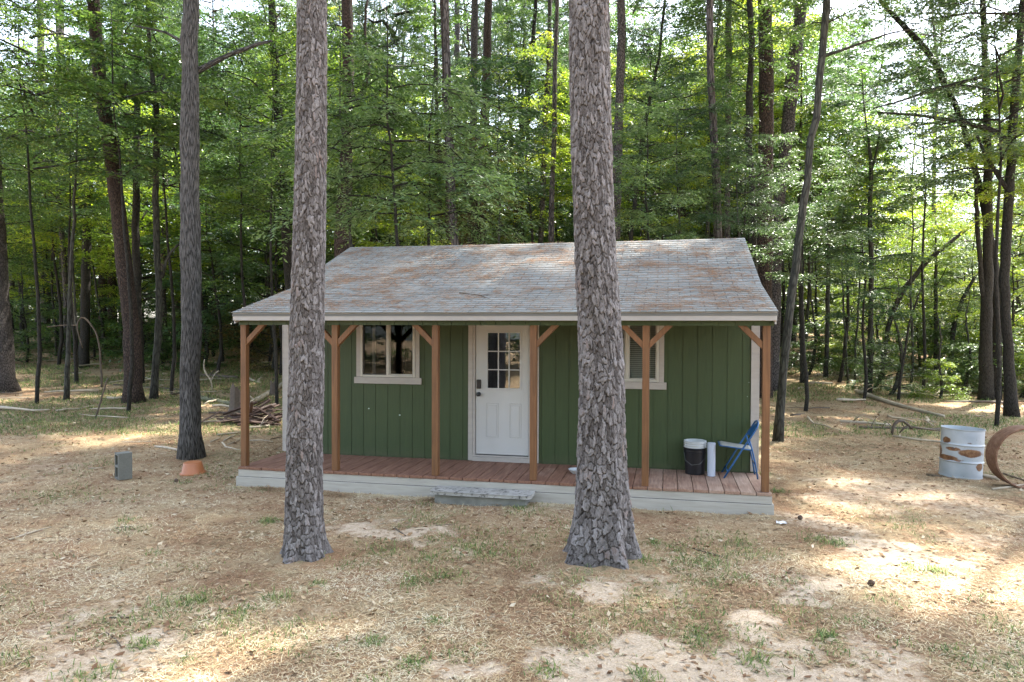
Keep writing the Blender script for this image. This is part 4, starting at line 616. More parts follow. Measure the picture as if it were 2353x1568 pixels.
for (p, q, r, s) in ((gx0, gx1, gz0, gz0+.024), (gx0, gx1, gz1-.024, gz1), (gx0, gx0+.024, gz0+.024, gz1-.024), (gx1-.024, gx1, gz0+.024, gz1-.024)): gf.box(p, q, yd-.012, yd+.01, r, s)
iw = (gx1-gx0-.048)/3; ih = (gz1-gz0-.048)/3
for i in (1, 2):
    x = gx0+.024+iw*i; gf.box(x-.008, x+.008, yd-.008, yd+.012, gz0+.024, gz1-.024)
for j in (1, 2):
    z = gz0+.024+ih*j
    for i in range(3): gf.box(gx0+.024+iw*i+.008, gx0+.024+iw*(i+1)-.008, yd-.0075, yd+.0115, z-.008, z+.008)
gf.build('muntin', P_white, door, bevel=.002)
g = mb(); g.add([(gx0, yd+.016, gz0), (gx1, yd+.016, gz0), (gx1, yd+.016, gz1), (gx0, yd+.016, gz1)], [(0, 1, 2, 3)]); g.build('pane', P_glass2, door)
k = mb(); k.box(3.248, 3.318, yd-.03, yd, 1.385, 1.525); k.build('lock', P_black, door, bevel=.012)
k = mb(); rt = Matrix.Rotation(math.pi/2, 4, 'X'); k.lathe([(0, 0), (.032, 0), (.032, .012), (.014, .018), (.014, .03), (.030, .04), (.032, .055), (.02, .066), (0, .068)], (3.283, yd, 1.30), 20, rt); k.build('knob', P_black, door, smooth=True)
# paint chips
ch = mb()
for (px, pz, s_) in ((1.46, 1.02, .02), (1.98, .93, .025), (5.25, .55, .015), (7.22, 1.55, .01), (7.2, 1.35, .01)): ch.box(px, px+s_, YW-.003, YW+.002, pz, pz+s_*.8)
ch.build('paint_chip', simple('bare_primer', (.4, .5, .45), .7), cab)
# posts, braces, header, fascia
PX = [.005, 1.45, 2.942, 4.312, 5.783, 7.252]; BR = ['R', 'LR', 'L', 'R', 'LR', 'L']; ZH = 2.349
for x0, br_ in zip(PX, BR):
    p = mb(); p.box(x0, x0+.089, -.002, .087, DZ+.001, ZH+.001); po = p.build('post', P_post, cab, bevel=.005)
    for s_ in br_:
        q = mb(); d = 1 if s_ == 'R' else -1; xe = x0+.089 if d > 0 else x0; e = .30; wv = .062
        P = [(xe, ZH-e), (xe+d*e, ZH-.0), (xe+d*(e-.1), ZH-.0), (xe, ZH-e+.1)]
        if d < 0: P = P[::-1]
        q.prism(P, .010, .078); q.build('brace', P_post, po, bevel=.003)
h = mb(); h.box(-.005, 7.372, -.006, .004, ZH, ZH+.13)
for i in range(37):
    a = max(-.01, -.06+.2055*i+.003); b2 = min(7.38, -.06+.2055*(i+1)-.003); h.box(a, b2, -.018, -.007, ZH-.004, ZH+.125)
h.box(-.005, 7.372, .005, .085, ZH+.002, ZH+.13); h.build('header', P_siding, cab)
f = mb(); f.box(-.02, 7.395, YE+.004, YE+.026, ZE-.112, ZE-.006); f.build('fascia', P_trim, cab, bevel=.003)
f = mb(); f.box(-.014, 7.389, YE+.027, -.019, ZE-.10, ZE-.09); f.build('soffit', P_trim, cab)
# roof decking + courses
rs = []
def slope(y0, z0, y1, z1, first, v0, x0=-.03, x1=7.405):
    """shingle courses from low edge (y0,z0) to high edge (y1,z1)"""
    Ls = math.hypot(y1-y0, z1-z0); ey, ez = (y1-y0)/Ls, (z1-z0)/Ls; nyv, nzv = -ez, ey
    nc = int(round(Ls/.127)); st = Ls/nc; ns = 60; V = []; F = []; U = []
    for c_ in range(nc):
        for j in range(ns+1):
            x = x0+(x1-x0)*j/ns; wob = .0025*math.sin(j*1.7+c_*2.3)+.0018*math.sin(j*.61+c_)
            sag = -.012*math.sin(math.pi*(j/ns))*(1 if y0 > 0 else .4)
            for (d, hh) in ((c_*st+wob, .000), (c_*st+wob, .0085), ((c_+1)*st+.01, .001)):
                d = min(d, Ls); V.append((x, y0+ey*d+nyv*hh, z0+ez*d+nzv*hh+sag))
        o_ = c_*(ns+1)*3
        for j in range(ns):
            a = o_+j*3
            F.append((a, a+3, a+4, a+1)); F.append((a+1, a+4, a+5, a+2))
            xa = x0+(x1-x0)*j/ns; xb = x0+(x1-x0)*(j+1)/ns; va = (v0+c_)*.13+.001; vb = va+.128
            U += [(xa, va+.06), (xb, va+.06), (xb, va+.06), (xa, va+.06)]; U += [(xa, va), (xb, va), (xb, vb), (xa, vb)]
    return V, F, U, nc
r = mb()
V, F, U, nc = slope(YE-.02, ZE-.002, 1.44, ZB, True, 0); r.add(V, F, U)
V, F, U, nc2 = slope(1.44, ZB, YR, ZR, False, nc); r.add(V, F, U)
V, F, U, _n = slope(YB+.25, ZB-.10, YR, ZR, False, 0); r.add(V, [f_[::-1] for f_ in F], U)
rx0, rx1 = -.028, 7.403
for (ya, za, yb, zb) in ((YE, ZE-.002, 1.44, ZB), (1.44, ZB, YR, ZR), (YR, ZR, YB+.25, ZB-.10)):
    V = [(rx0, ya, za-.016), (rx1, ya, za-.016), (rx1, yb, zb-.016), (rx0, yb, zb-.016), (rx0, ya, za-.05), (rx1, ya, za-.05), (rx1, yb, zb-.05), (rx0, yb, zb-.05)]
    r.add(V, [(0, 1, 2, 3), (7, 6, 5, 4), (0, 4, 5, 1), (1, 5, 6, 2), (2, 6, 7, 3), (3, 7, 4, 0)], [(0, 0)]*24)
r.build('roof', P_roof, cab)
# rake boards at both ends
for xr in (-.018, 7.372):
    k = mb()
    for (ya, za, yb, zb) in ((YE+.03, ZE-.055, 1.44, ZB-.052), (1.44, ZB-.052, YR, ZR-.052), (YR, ZR-.052, YB+.25, ZB-.15)):
        V = []
        for xx in (xr, xr+.021):
            V += [(xx, ya, za-.1), (xx, yb, zb-.1), (xx, yb, zb), (xx, ya, za)]
        k.add(V, [(0, 1, 2, 3), (7, 6, 5, 4), (0, 4, 5, 1), (1, 5, 6, 2), (2, 6, 7, 3), (3, 7, 4, 0)])
    k.build('rake_board', P_trim, cab)
# porch deck
dk = mb(); fa = []; pitch_ = .1895; nbd = 39; x = -.012; i = 0
while x < 7.36:
    x1_ = min(x+pitch_-.008, 7.368); e = random.Random(i).uniform(-.004, .004)
    dk.box(x, x1_, -.04+e, YW-.004 if i % 2 else YW-.006, DZ-.038, DZ+random.Random(i+50).uniform(-.0015, .001)); fa += [random.Random(i*3).random()]*6; x += pitch_; i += 1
deck = dk.build('deck', P_deck, cab, bevel=.004)
at = deck.data.attributes.new('board', 'FLOAT', 'FACE'); at.data.foreach_set('value', np.array(fa, dtype=np.float32))
for (z0, z1, yo, xe) in ((.137, .236, .0, .0), (-.02, .134, -.028, .02)):
    k = mb(); k.box(-.015-xe, 7.372+xe, -.030+yo, -.006+yo, z0, z1); k.build('skirt_board', P_skirt, cab, bevel=.003)
    for s_ in (0, 1):
        k = mb(); xa = (-.017-xe) if s_ == 0 else (7.35+xe); k.box(xa, xa+.024, -.005+yo, YB, z0, z1); k.build('skirt_board', P_skirt, cab, bevel=.003)
k = mb(); k.box(.05, 7.3, .1, 1.2, 0.0, .02); k.build('skid', P_dark, cab)
# pine needles and twig on the roof
def roofz(y): return np.where(y < 1.44, ZE+(ZB-ZE)*(y-YE)/(1.44-YE), ZB+(ZR-ZB)*(y-1.44)/(YR-1.44))
n = 130000; x = rng.uniform(0, 7.35, n); y = rng.uniform(-.15, 3.68, n)
dn = .45*fbm(x*1.2, y*4.2, 71, 5)+.55*fbm(x*5, y*9, 75, 4); kk = (dn > .47+.34*rng.random(n)+.03*(y > 2.8)) | (rng.random(n) < .10); x, y = x[kk], y[kk]; n = len(x)
yw = rng.random(n)*6.283; yw = np.where(rng.random(n) < .5, rng.normal(0, .6, n), yw)
V, F, vv = blades(x, y, roofz(y)+.011+.006*rng.random(n), .04+.08*rng.random(n), .0026+.0028*rng.random(n), np.zeros(n), yw, np.zeros(n), np.clip(rng.normal(.5, .22, n), 0, 1))
V[:, 2] = roofz(V[:, 1])+.012+(V[:, 2] % .006)
rn = link('pine_needles', mesh_new('pine_needles', V, F, fattr={'var': vv}), faceramp('roof_needle', [(0, (.11, .05, .022)), (.4, (.26, .13, .06)), (.75, (.38, .22, .12)), (1, (.44, .33, .22))]))
tag(rn, 'orange brown pine needles scattered in drifts on the cabin roof', 'pine needles', kind='stuff')
def rp(u_x, yv): return (u_x, yv, float(roofz(np.array(yv)))+.02)
t = MB(rp(3.3, .55)); t.tube([rp(3.05, .95), rp(3.25, .86), rp(3.42, .78), rp(3.52, .64), rp(3.62, .55)], [.008, .007, .007, .006, .004], 6, jit=.1)
t.tube([rp(3.42, .78), rp(3.5, .82), rp(3.6, .80)], [.004, .003, .002], 5)
o = t.build('twig', LOGM['dark'], loc=rp(3.3, .55)); tag(o, 'curved dark dead twig lying on the cabin roof above the door', 'twig')
# ------------------------------------------------------------ trees
def resample(P, step=.45, seed=0, wob=.012):
    P = np.array(P, float); s = np.concatenate([[0], np.cumsum(np.linalg.norm(np.diff(P[:, :3], axis=0), axis=1))])
    n = max(3, int(s[-1]/step)+1); t = np.linspace(0, s[-1], n); Q = np.stack([np.interp(t, s, P[:, k]) for k in range(4)], 1)
    if n > 6:  # soften the corners
        for _ in range(2): Q[1:-1, :3] = Q[1:-1, :3]*.5+(Q[:-2, :3]+Q[2:, :3])*.25
    r_ = np.random.default_rng(seed); Q[1:-1, :2] += r_.normal(0, wob, (n-2, 2)); Q[:, 3] *= 1+r_.normal(0, .03, n)
    return Q
def foreground_pine(label, pts, seed, cells, cellh, depth, flare, lobes, furrow, fsc):
    """trunk with real plated bark relief. pts: (x,y,z,r)"""
    r_ = np.random.default_rng(seed); org = np.array([pts[0][0], pts[0][1], 0.])
    z = np.concatenate([np.arange(-.12, 6.6, .0075), np.linspace(6.62, pts[-1][2], 40)]); nc = 240; P = np.array(pts)
    cx = np.interp(z, P[:, 2], P[:, 0])+.012*np.sin(z*1.3+seed); cy = np.interp(z, P[:, 2], P[:, 1])+.012*np.cos(z*1.1); R = np.interp(z, P[:, 2], P[:, 3])
    th = np.arange(nc)/nc*2*math.pi; T, Z = np.meshgrid(th, z); u = T/(2*math.pi)*cells
    def ang(f, zs, q): return vnoise(np.mod(T/2/math.pi*f, f), Z*zs, q)
    fl = flare*np.exp(-np.maximum(Z+.02, 0)/fsc); lob = 1+.6*np.cos(T*lobes+seed)+.4*np.cos(T*(lobes+3)+1)+.5*(ang(10, 2, seed+40)-.5)
    wv = ang(6, 1.6, seed)*1.0+ang(24, 7, seed+5)*.45+ang(70, 24, seed+15)*.35+ang(140, 50, seed+16)*.2
    u2 = u+wv*.8; v = Z/cellh+ang(14, 3.5, seed+9)*1.1+ang(60, 20, seed+19)*.7+hash2(np.floor(np.mod(u2, cells)), np.floor(np.mod(u2, cells)), 3)*7
    ci, cj = np.floor(u2), np.floor(v); d1 = np.full(u.shape, 9.); d2 = np.full(u.shape, 9.); idv = np.zeros(u.shape); dz_ = np.zeros(u.shape)
    for di in (-1, 0, 1):
        for dj in (-1, 0, 1):
            i_, j_ = ci+di, cj+dj; im = np.mod(i_, cells); px = i_+.2+.6*hash2(im, j_, seed); pz = j_+.05+.9*hash2(im, j_, seed+1)
            d = np.abs((u2-px)*1.3)**1.5+np.abs((v-pz)*.75)**1.5; h_ = hash2(im, j_, seed+2); cl = d < d1
            d2 = np.where(cl, d1, np.minimum(d2, d)); idv = np.where(cl, h_, idv); dz_ = np.where(cl, v-pz, dz_); d1 = np.where(cl, d, d1)
    e = np.clip((d2-d1)/.16, 0, 1); pl = e**.8
    scal = (ang(50, 16, seed+4)-.5)*.7+(ang(110, 45, seed+7)-.5)*.6
    rel = depth*(pl*(.35+.8*idv)-dz_*.45*pl+scal*.35*pl-furrow*np.clip(ang(9, .9, seed+30)*2.2-1.1, 0, 1)*1.1)
    rr = R[:, None]*(1+.03*np.cos(2*T+seed)+.02*np.cos(3*T+Z*.7))+fl*lob+rel
    X = cx[:, None]+rr*np.cos(T)-org[0]; Y = cy[:, None]+rr*np.sin(T)-org[1]
    V = np.stack([X, Y, Z], 2).reshape(-1, 3); nr = len(z)
    ii = (np.arange(nr-1)[:, None]*nc+np.arange(nc)[None, :]); jj = (np.arange(nr-1)[:, None]*nc+(np.arange(nc)[None, :]+1) % nc)
    F = np.stack([ii.ravel(), jj.ravel(), (jj+nc).ravel(), (ii+nc).ravel()], 1)
    me = mesh_new('trunk', V, F, vattr={'plate': idv.ravel(), 'edge': e.ravel(), 'fine': np.clip(scal.ravel()+.5, 0, 1)}, smooth=True)
    t = thing('pine_tree', label, 'tree', tuple(org)); link('trunk', me, PLATE, t); return t
PLATE, nt, b = newmat('plated_pine_bark'); c = coord(nt)
f_ = noise(nt, mapv(nt, c, (55, 55, 24)), 1, 6, .75); g_ = noise(nt, c, 2.2, 3)
pa = attr(nt, 'plate'); ea = attr(nt, 'edge')
pc = ramp(nt, math_(nt, 'MULTIPLY_ADD', f_, .75, math_(nt, 'MULTIPLY', pa, .25)), [(.32, (.045, .038, .034)), (.45, (.11, .097, .092)), (.57, (.175, .16, .155)), (.70, (.29, .272, .27))])
pc = mixc(nt, ramp(nt, math_(nt, 'MULTIPLY_ADD', pa, .5, math_(nt, 'MULTIPLY', g_, .5)), [(.72, (0, 0, 0)), (.78, (.5, .5, .5))]), pc, (.16, .095, .07))
cr_ = ramp(nt, ea, [(.1, (.0, .0, .0)), (.9, (1, 1, 1))])
nt.links.new(mixc(nt, cr_, (.014, .010, .008), pc), b.inputs['Base Color']); b.inputs['Roughness'].default_value = .85; b.inputs['Specular IOR Level'].default_value = .25
bump(nt, b, f_, .9, .008)
fp1 = foreground_pine('tall grey pine trunk in front of the cabin, left of the door, slimmer of two', FP1, 3, 29, .07, .012, .07, 5, .5, .17)
fp2 = foreground_pine('thick grey pine trunk in front of the cabin, right of the door, wide flared base', FP2, 11, 34, .088, .017, .12, 5, .9, .30)

def crown_mesh(name, seed, R, H, nl, leaf, sps, droop=.25, rise=.35, shape='round', aspect=.45, lsp=.045):
    r_ = np.random.default_rng(seed); VV, FF, AA = [], [], []; n0 = 0; tb = MB(); bases = []
    def spray(p0, az, Ln, lv):
        nonlocal n0
        out = np.array([math.cos(az), math.sin(az), 0]); m = max(4, int(Ln/sps)); t = np.linspace(.12, 1, m)+r_.normal(0, .01, m); t = np.clip(t, .05, 1)
        def pos(t): return p0+out*(t*Ln)[:, None]*.96+np.array([0, 0, 1.])*(Ln*(rise*t-droop*t*t))[:, None]
        q = pos(np.linspace(0, 1, 5)); q[1:-1] += r_.normal(0, .03*Ln, (3, 3)); tb.tube(q, np.linspace(.006+.006*Ln*lv, .0025, 5), 4, cap=False)
        sb = pos(t); sd_ = np.where(np.arange(m) % 2 == 0, 1, -1); a = az+sd_*r_.uniform(.5, 1.25, m); dz = r_.normal(-.08, .22, m)
        sdir = np.stack([np.cos(a), np.sin(a), dz], 1); sdir /= np.linalg.norm(sdir, axis=1)[:, None]
        sl_ = (.22+.5*r_.random(m))*(1.15-.5*t)*min(1., Ln/1.2+.3); k = max(3, int(.42/lsp)); tt = np.linspace(.15, 1.05, k)
        B = (sb[:, None, :]+sdir[:, None, :]*(sl_[:, None]*tt[None, :])[:, :, None]); B[:, :, 2] -= (tt[None, :]**2)*.10*sl_[:, None]*3
        B = B.reshape(-1, 3)+r_.normal(0, .012, (m*k, 3)); Dm = np.repeat(sdir, k, 0); side = np.tile(np.where(np.arange(k) % 2 == 0, 1, -1), m)
        perp = np.stack([-Dm[:, 1], Dm[:, 0], np.zeros(len(Dm))], 1); D = Dm*.7+perp*(side*.8)[:, None]+r_.normal(0, .25, (len(Dm), 3)); D[:, 2] -= .18; D /= np.linalg.norm(D, axis=1)[:, None]
        Nn = np.stack([r_.normal(0, .42, len(D)), r_.normal(0, .42, len(D)), np.ones(len(D))], 1); Nn -= D*(Nn*D).sum(1)[:, None]; Nn /= np.linalg.norm(Nn, axis=1)[:, None]
        L = leaf*r_.uniform(.6, 1.2, len(D)); V, F = leafq(B, D, Nn, L, L*aspect); VV.append(V); FF.append(F+n0); n0 += len(V)
        AA.append(np.clip(.45+r_.normal(0, .14)+r_.normal(0, .16, len(D)), 0, 1))
    for i in range(nl):
        zz = H*(i+.5)/nl+r_.normal(0, .1); s = zz/H; prof = {'round': math.sqrt(max(.08, 1-(2*s-.85)**2*.85)), 'cone': 1.05-.8*s, 'flat': .7+.3*math.sin(s*3)}[shape]
        Ln = R*prof*r_.uniform(.55, 1.1); az = i*2.4+r_.normal(0, .4); p0 = np.array([0, 0, zz-.3*Ln*.5]); spray(p0, az, Ln, 1.5)
        for k in range(3):
            t = r_.uniform(.3, .8); o_ = np.array([math.cos(az), math.sin(az), 0]); p = p0+o_*t*Ln+np.array([0, 0, Ln*(rise*t-droop*t*t)])
            spray(p, az+r_.choice([-1, 1])*r_.uniform(.5, 1.1), Ln*r_.uniform(.35, .6), .8)
    V = np.concatenate(VV); F = np.concatenate(FF)
    return mesh_new(name, V, F, fattr={'var': np.concatenate(AA)}), tb
def needle_crown(seed, R, H, nl):
    r_ = np.random.default_rng(seed); tb = MB(); Bs, Ds, Ls, A = [], [], [], []
    for i in range(nl):
        zz = H*(i+.5)/nl; s = zz/H; Ln = R*(1.05-.75*s)*r_.uniform(.6, 1.1); az = i*2.4+r_.normal(0, .3); o_ = np.array([math.cos(az), math.sin(az), 0])
        pts = [np.array([0, 0, zz])+o_*Ln*t+np.array([0, 0, Ln*(.3*t-.1*t*t)])+r_.normal(0, .06, 3) for t in np.linspace(0, 1, 5)]
        tb.tube(pts, np.linspace(.05, .01, 5), 4, cap=False)
        for k in range(15):
            t = r_.uniform(.3, 1.05); c0 = np.array([0, 0, zz])+o_*Ln*t+np.array([0, 0, Ln*(.3*t-.1*t*t)])+r_.normal(0, .28, 3)*np.array([1, 1, .6]); m = 26
            D = r_.normal(0, 1, (m, 3))+np.array([0, 0, .5])+o_*.5; D /= np.linalg.norm(D, axis=1)[:, None]; Bs.append(np.tile(c0, (m, 1))+D*.02); Ds.append(D); Ls.append(r_.uniform(.14, .26, m)); A.append(np.clip(r_.normal(.45, .12)+r_.normal(0, .1, m), 0, 1))
    B = np.concatenate(Bs); D = np.concatenate(Ds); L = np.concatenate(Ls); Nn = r_.normal(0, 1, D.shape); Nn -= D*(Nn*D).sum(1)[:, None]; Nn /= np.linalg.norm(Nn, axis=1)[:, None]
    V, F = leafq(B, D, Nn, L, np.full(len(L), .022)); return mesh_new('crown', V, F, fattr={'var': np.concatenate(A)}), tb
CR = {}
def reg(key, me, tb):
    V = np.concatenate(tb.V); bm_ = mesh_new('limbs', V, tb.F, uv=tb.U, smooth=True); CR[key] = (me, bm_)
for k_, a in enumerate([(21, 2.3, 4.6, 24, .10, .062), (22, 2.6, 5.4, 27, .075, .05), (23, 2.0, 4.2, 18, .14, .075), (27, 2.4, 5.0, 24, .095, .06)]): reg('hw%d' % k_, *crown_mesh('crown', *a))
reg('sprig', *crown_mesh('crown', 24, 2.1, 3.4, 20, .105, .07, droop=.75, rise=.35, aspect=.36))
reg('bush', *crown_mesh('crown', 25, 1.2, 1.9, 22, .075, .06, shape='flat'))
reg('bush1', *crown_mesh('crown', 28, 1.3, 1.7, 22, .08, .06, shape='cone'))
reg('shade_canopy', *crown_mesh('crown', 41, 5.2, 5.5, 26, .17, .11, lsp=.05, rise=.25, droop=.1))  # wide crown added out of view to shade the yard
reg('pine0', *needle_crown(31, 2.6, 6.0, 24)); reg('pine1', *needle_crown(32, 3.0, 6.5, 26))
def own(o, mat):
    o.material_slots[0].link = 'OBJECT'; o.material_slots[0].material = mat
for me, bm_ in CR.values():
    me.materials.append(LEAF['green']); bm_.materials.append(BARK['oak'])
def add_crown(t, key, off, s, rz, leaf, bk='oak', sz=None):
    me, bm_ = CR[key]; sc_ = (s, s, sz or s)
    for nm, m_, mt in (('crown', me, LEAF[leaf]), ('limbs', bm_, BARK[bk])):
        o = link(nm, m_, None, t, off); o.scale = sc_; o.rotation_euler = (0, 0, rz); own(o, mt)
RR = random.Random(5)
for i, (name, kind, label, crown, pts) in enumerate(TREES):
    Q = resample(pts, .45, i); org = (pts[0][0], pts[0][1], pts[0][2])
    t = thing(name, label, 'sapling' if name == 'sapling' else 'tree', org)
    tb = MB(org); Q[0, 2] -= .15; Q[0, 3] *= 1.12; tb.tube(Q[:, :3], Q[:, 3], 14 if Q[1, 3] > .12 else 8, jit=.025, seed=i)
    tb.build('trunk', BARK[kind], t, smooth=True)
    for (ti, lp) in LIMBS:
        if ti == i:
            q = resample(lp, .25, 7); l = MB(org); l.tube(q[:, :3], q[:, 3], 8, jit=.03); l.build('limb', BARK[kind], t, smooth=True)
    top = np.array(pts[-1][:3])-np.array(org)
    if crown == 'hi':
        add_crown(t, RR.choice(['pine0', 'pine1']), tuple(top-np.array([0, 0, 4.5])), RR.uniform(.85, 1.1), RR.uniform(0, 6), 'needle', 'red')
        if (pts[0][0]-CAM[0])*F0[0]+(pts[0][1]-CAM[1])*F0[1] < 24: add_crown(t, 'shade_canopy', tuple(top-np.array([0, 0, 3.5])), RR.uniform(.8, 1.), RR.uniform(0, 6), 'needle', 'red')  # extra wide crown added above the view for its shade
    elif crown == 'lo':
        h = top[2]; k = 1 if h < 9 else 2; rt_ = pts[0][0] > 9
        for j in range(k):
            f_ = (.62, .9)[j] if k == 2 else .75; zz = h*f_; P = np.array(pts); px = np.interp(zz+org[2], P[:, 2], P[:, 0])-org[0]; py = np.interp(zz+org[2], P[:, 2], P[:, 1])-org[1]
            s_ = RR.uniform(.75, 1.05) if h > 9 else .6
            add_crown(t, RR.choice(['hw0', 'hw1', 'hw2', 'hw3']), (px, py, zz-1.5*s_), s_, RR.uniform(0, 6), RR.choice(['green', 'yellow', 'green', 'blue'] if rt_ else ['green', 'blue', 'green']))
for t, pts in ((fp1, FP1), (fp2, FP2)):
    add_crown(t, 'pine1', (pts[-1][0]-pts[0][0], pts[-1][1]-pts[0][1], pts[-1][2]-5), 1.05, pts[0][0], 'needle', 'red')
# understory and distant forest
TRK = []
for k_ in range(3):
    P = [(0, 0, -.4, .075)]; r_ = random.Random(k_)
    for z in np.arange(.5, 9.6, 1.): P.append((P[-1][0]+r_.gauss(0, .10), P[-1][1]+r_.gauss(0, .10), z, .075-.0068*z))
    q = resample(P, .5, k_); m_ = MB(); m_.tube(q[:, :3], q[:, 3], 8, jit=.03); V = np.concatenate(m_.V); me = mesh_new('trunk', V, m_.F, uv=m_.U, smooth=True); me.materials.append(BARK['oak']); TRK.append((me, P))
def wp(D, a): return CAM[0]+F0[0]*D+_R[0]*D*a, CAM[1]+F0[1]*D+_R[1]*D*a
def tree(D, a, cb, s, key, leaf, label, group, th=None, nm='hardwood_tree', cat='tree', sz=None, key2=None):
    """one forest tree: D metres along the view axis, a = sideways slope, cb = crown bottom height"""
    gap = aof(930) < a < aof(1310) or aof(2010) < a < aof(2250) or a < aof(70)
    if D > 36 and (gap or RR.random() < .3): key2 = None
    if 36 < D < 60 and gap: s *= .86
    if a > aof(1850) and D > 38: key2 = None; s *= .8
    x, y = wp(D, a); z = float(gh(np.array(x), np.array(y))); t = thing(nm, label, cat, (x, y, z), group)
    me, P = TRK[RR.randrange(3)]; H = cb+3.6*s*(sz or 1); rz = RR.uniform(0, 6.28)
    o = link('trunk', me, None, t); own(o, BARK['oak' if RR.random() < .75 else 'smooth']); o.scale = (th or 1, th or 1, H/9.5)
    add_crown(t, key, (0, 0, cb), s, rz, leaf, sz=(sz*s if sz else None)); 
    if key2: add_crown(t, key2, (.3, .2, cb+3.8*s*(sz or 1)), s*.85, rz+2, leaf)
    return t
HK = ['hw0', 'hw1', 'hw2', 'hw3']; used = []
def free(D, a, d):
    x, y = wp(D, a)
    if -2.2 < x < 9.6 and y < 8.6: return False
    for (p, q) in used:
        if (p-x)**2+(q-y)**2 < d*d: return False
    used.append((x, y)); return True
def aof(u): return (u-1176.5)/1617.6
# named understory trees read off the photograph
NAMED = [
 (14.9, 905, 4.7, 1.15, 'sprig', 'pale', 'small tree behind the left half of the roof with drooping pale leafy sprays', 4.),
 (16.0, 1000, 4.6, 1.1, 'sprig', 'pale', 'drooping leafy tree directly above the cabin door behind the ridge', 4.2),
 (19.5, 1150, 6.0, .95, 'hw2', 'blue', 'leafy tree filling the gap left of the right foreground pine', 4.),
 (15.6, 800, 5.6, 1.0, 'sprig', 'green', 'drooping leafy tree beside the right side of the left foreground pine', 4.),
 (17.0, 1480, 4.4, .8, 'hw0', 'pale', 'pale small leaved tree right beside the right foreground pine above the roof', 4.),
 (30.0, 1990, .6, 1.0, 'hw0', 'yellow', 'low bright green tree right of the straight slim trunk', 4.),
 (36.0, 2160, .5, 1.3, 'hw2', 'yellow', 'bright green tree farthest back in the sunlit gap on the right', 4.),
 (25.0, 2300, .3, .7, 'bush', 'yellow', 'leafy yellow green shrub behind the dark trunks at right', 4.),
 (17.5, 1700, 4.2, .65, 'hw1', 'blue', 'grey green small leaved tree over the right end of the roof', 4.),
 (18.5, 1560, 5.0, .9, 'hw0', 'blue', 'grey green layered tree right of the right foreground pine', 4.),
 (20.0, 1850, 3.6, .8, 'hw3', 'blue', 'blue green layered tree just right of the roof peak', 4.),
 (22.5, 1985, 2.6, 1.0, 'hw2', 'blue', 'pale blue green tree with flat sprays around the straight slim trunk', 4.),
 (26.5, 1098, 5.0, .85, 'hw1', 'brown', 'brown leaved tree top just above the middle of the ridge', 4.),
 (24.0, 925, 4.2, .8, 'hw0', 'yellow', 'bright yellow green leafy tree top just above the ridge on the left', 4.),
 (21.0, 80, 6.8, 1.5, 'hw3', 'green', 'dark leaved tree filling the top left corner', 4.),
 (23.0, 560, 6.3, 1.3, 'hw0', 'green', 'green leafy tree between the furrowed grey trunk and the left foreground pine', 4.),
 (17.0, 2290, 6.2, 1.2, 'hw1', 'blue', 'dark overhanging leafy tree in the top right corner', 4.),
 (24.5, 2120, 6.8, 1.2, 'hw2', 'blue', 'airy tree against the sky in the upper right', 4.),
 (27.0, 2330, 1.2, 1.3, 'hw0', 'yellow', 'yellow leaved tree at the right edge behind the dark trunks', 4.),
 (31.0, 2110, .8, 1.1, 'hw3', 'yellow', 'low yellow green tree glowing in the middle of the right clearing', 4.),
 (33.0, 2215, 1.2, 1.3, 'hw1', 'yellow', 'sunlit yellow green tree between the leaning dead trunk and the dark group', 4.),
]
for (D, u, cb, s, key, leaf, lab, _x) in NAMED:
    used.append(wp(D, aof(u))); tree(D, aof(u), cb, s, key, leaf, lab, None, .8)
def scatter(n, D0, D1, cb, s, d, leafs, label, group, a0=-.80, a1=.80, keys=HK, nm='hardwood_tree', cat='tree', sz=None, key2=False, skip=None, p=1.):
    c_ = 0; sk0 = skip; skip = lambda D, a: (sk0 and sk0(D, a)) or (36 < D < 60 and a > aof(1820) and RR.random() < .45)
    for _ in range(n*30):
        if c_ >= n: break
        D = D0+(D1-D0)*RR.random()**p; a = RR.uniform(a0, a1)
        if skip and skip(D, a): continue
        if not free(D, a, d): continue
        tree(D, a, RR.uniform(*cb), RR.uniform(*s), RR.choice(keys), RR.choice(leafs), label, group, RR.uniform(.7, 1.3), nm, cat, sz, RR.choice(keys) if key2 else None); c_ += 1
clr = lambda D, a: D < 27 and aof(1880) < a < aof(2250)
scatter(8, 18, 27, (5.2, 7.5), (1., 1.35), 2.8, ['green', 'blue', 'green'], 'leafy understory tree in the left woods before the deep shade', 'left understory trees', -.78, aof(700))
scatter(9, 24, 33, (5.0, 8.5), (1., 1.4), 2.5, ['green', 'blue', 'green', 'yellow'], 'leafy understory tree in the woods right behind the cabin', 'understory trees behind the cabin', aof(700), aof(1880))
scatter(6, 19, 28, (5.0, 7.0), (1., 1.3), 2.5, ['blue', 'green', 'yellow'], 'leafy understory tree over the clearing on the right', 'right understory trees', aof(1880), .78, skip=clr)
scatter(26, 28, 38, (1.2, 6.5), (1.3, 1.8), 2.8, ['green', 'green', 'blue', 'yellow'], 'mid distance leafy tree left of the cabin among the trunks', 'left mid distance trees', -.80, aof(760))
scatter(20, 29, 38, (2.5, 8.5), (1.3, 1.8), 2.6, ['green', 'yellow', 'blue', 'green'], 'mid distance leafy tree seen over the cabin roof', 'mid distance trees over the roof', aof(760), aof(1850))
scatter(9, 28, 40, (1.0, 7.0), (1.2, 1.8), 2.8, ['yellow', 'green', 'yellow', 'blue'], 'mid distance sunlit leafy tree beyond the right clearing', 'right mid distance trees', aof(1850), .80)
scatter(66, 38, 60, (-.3, 6.0), (2.0, 2.9), 3.0, ['green', 'green', 'yellow', 'blue'], 'far leafy tree deep in the forest closing the view', 'far forest trees', key2=True)
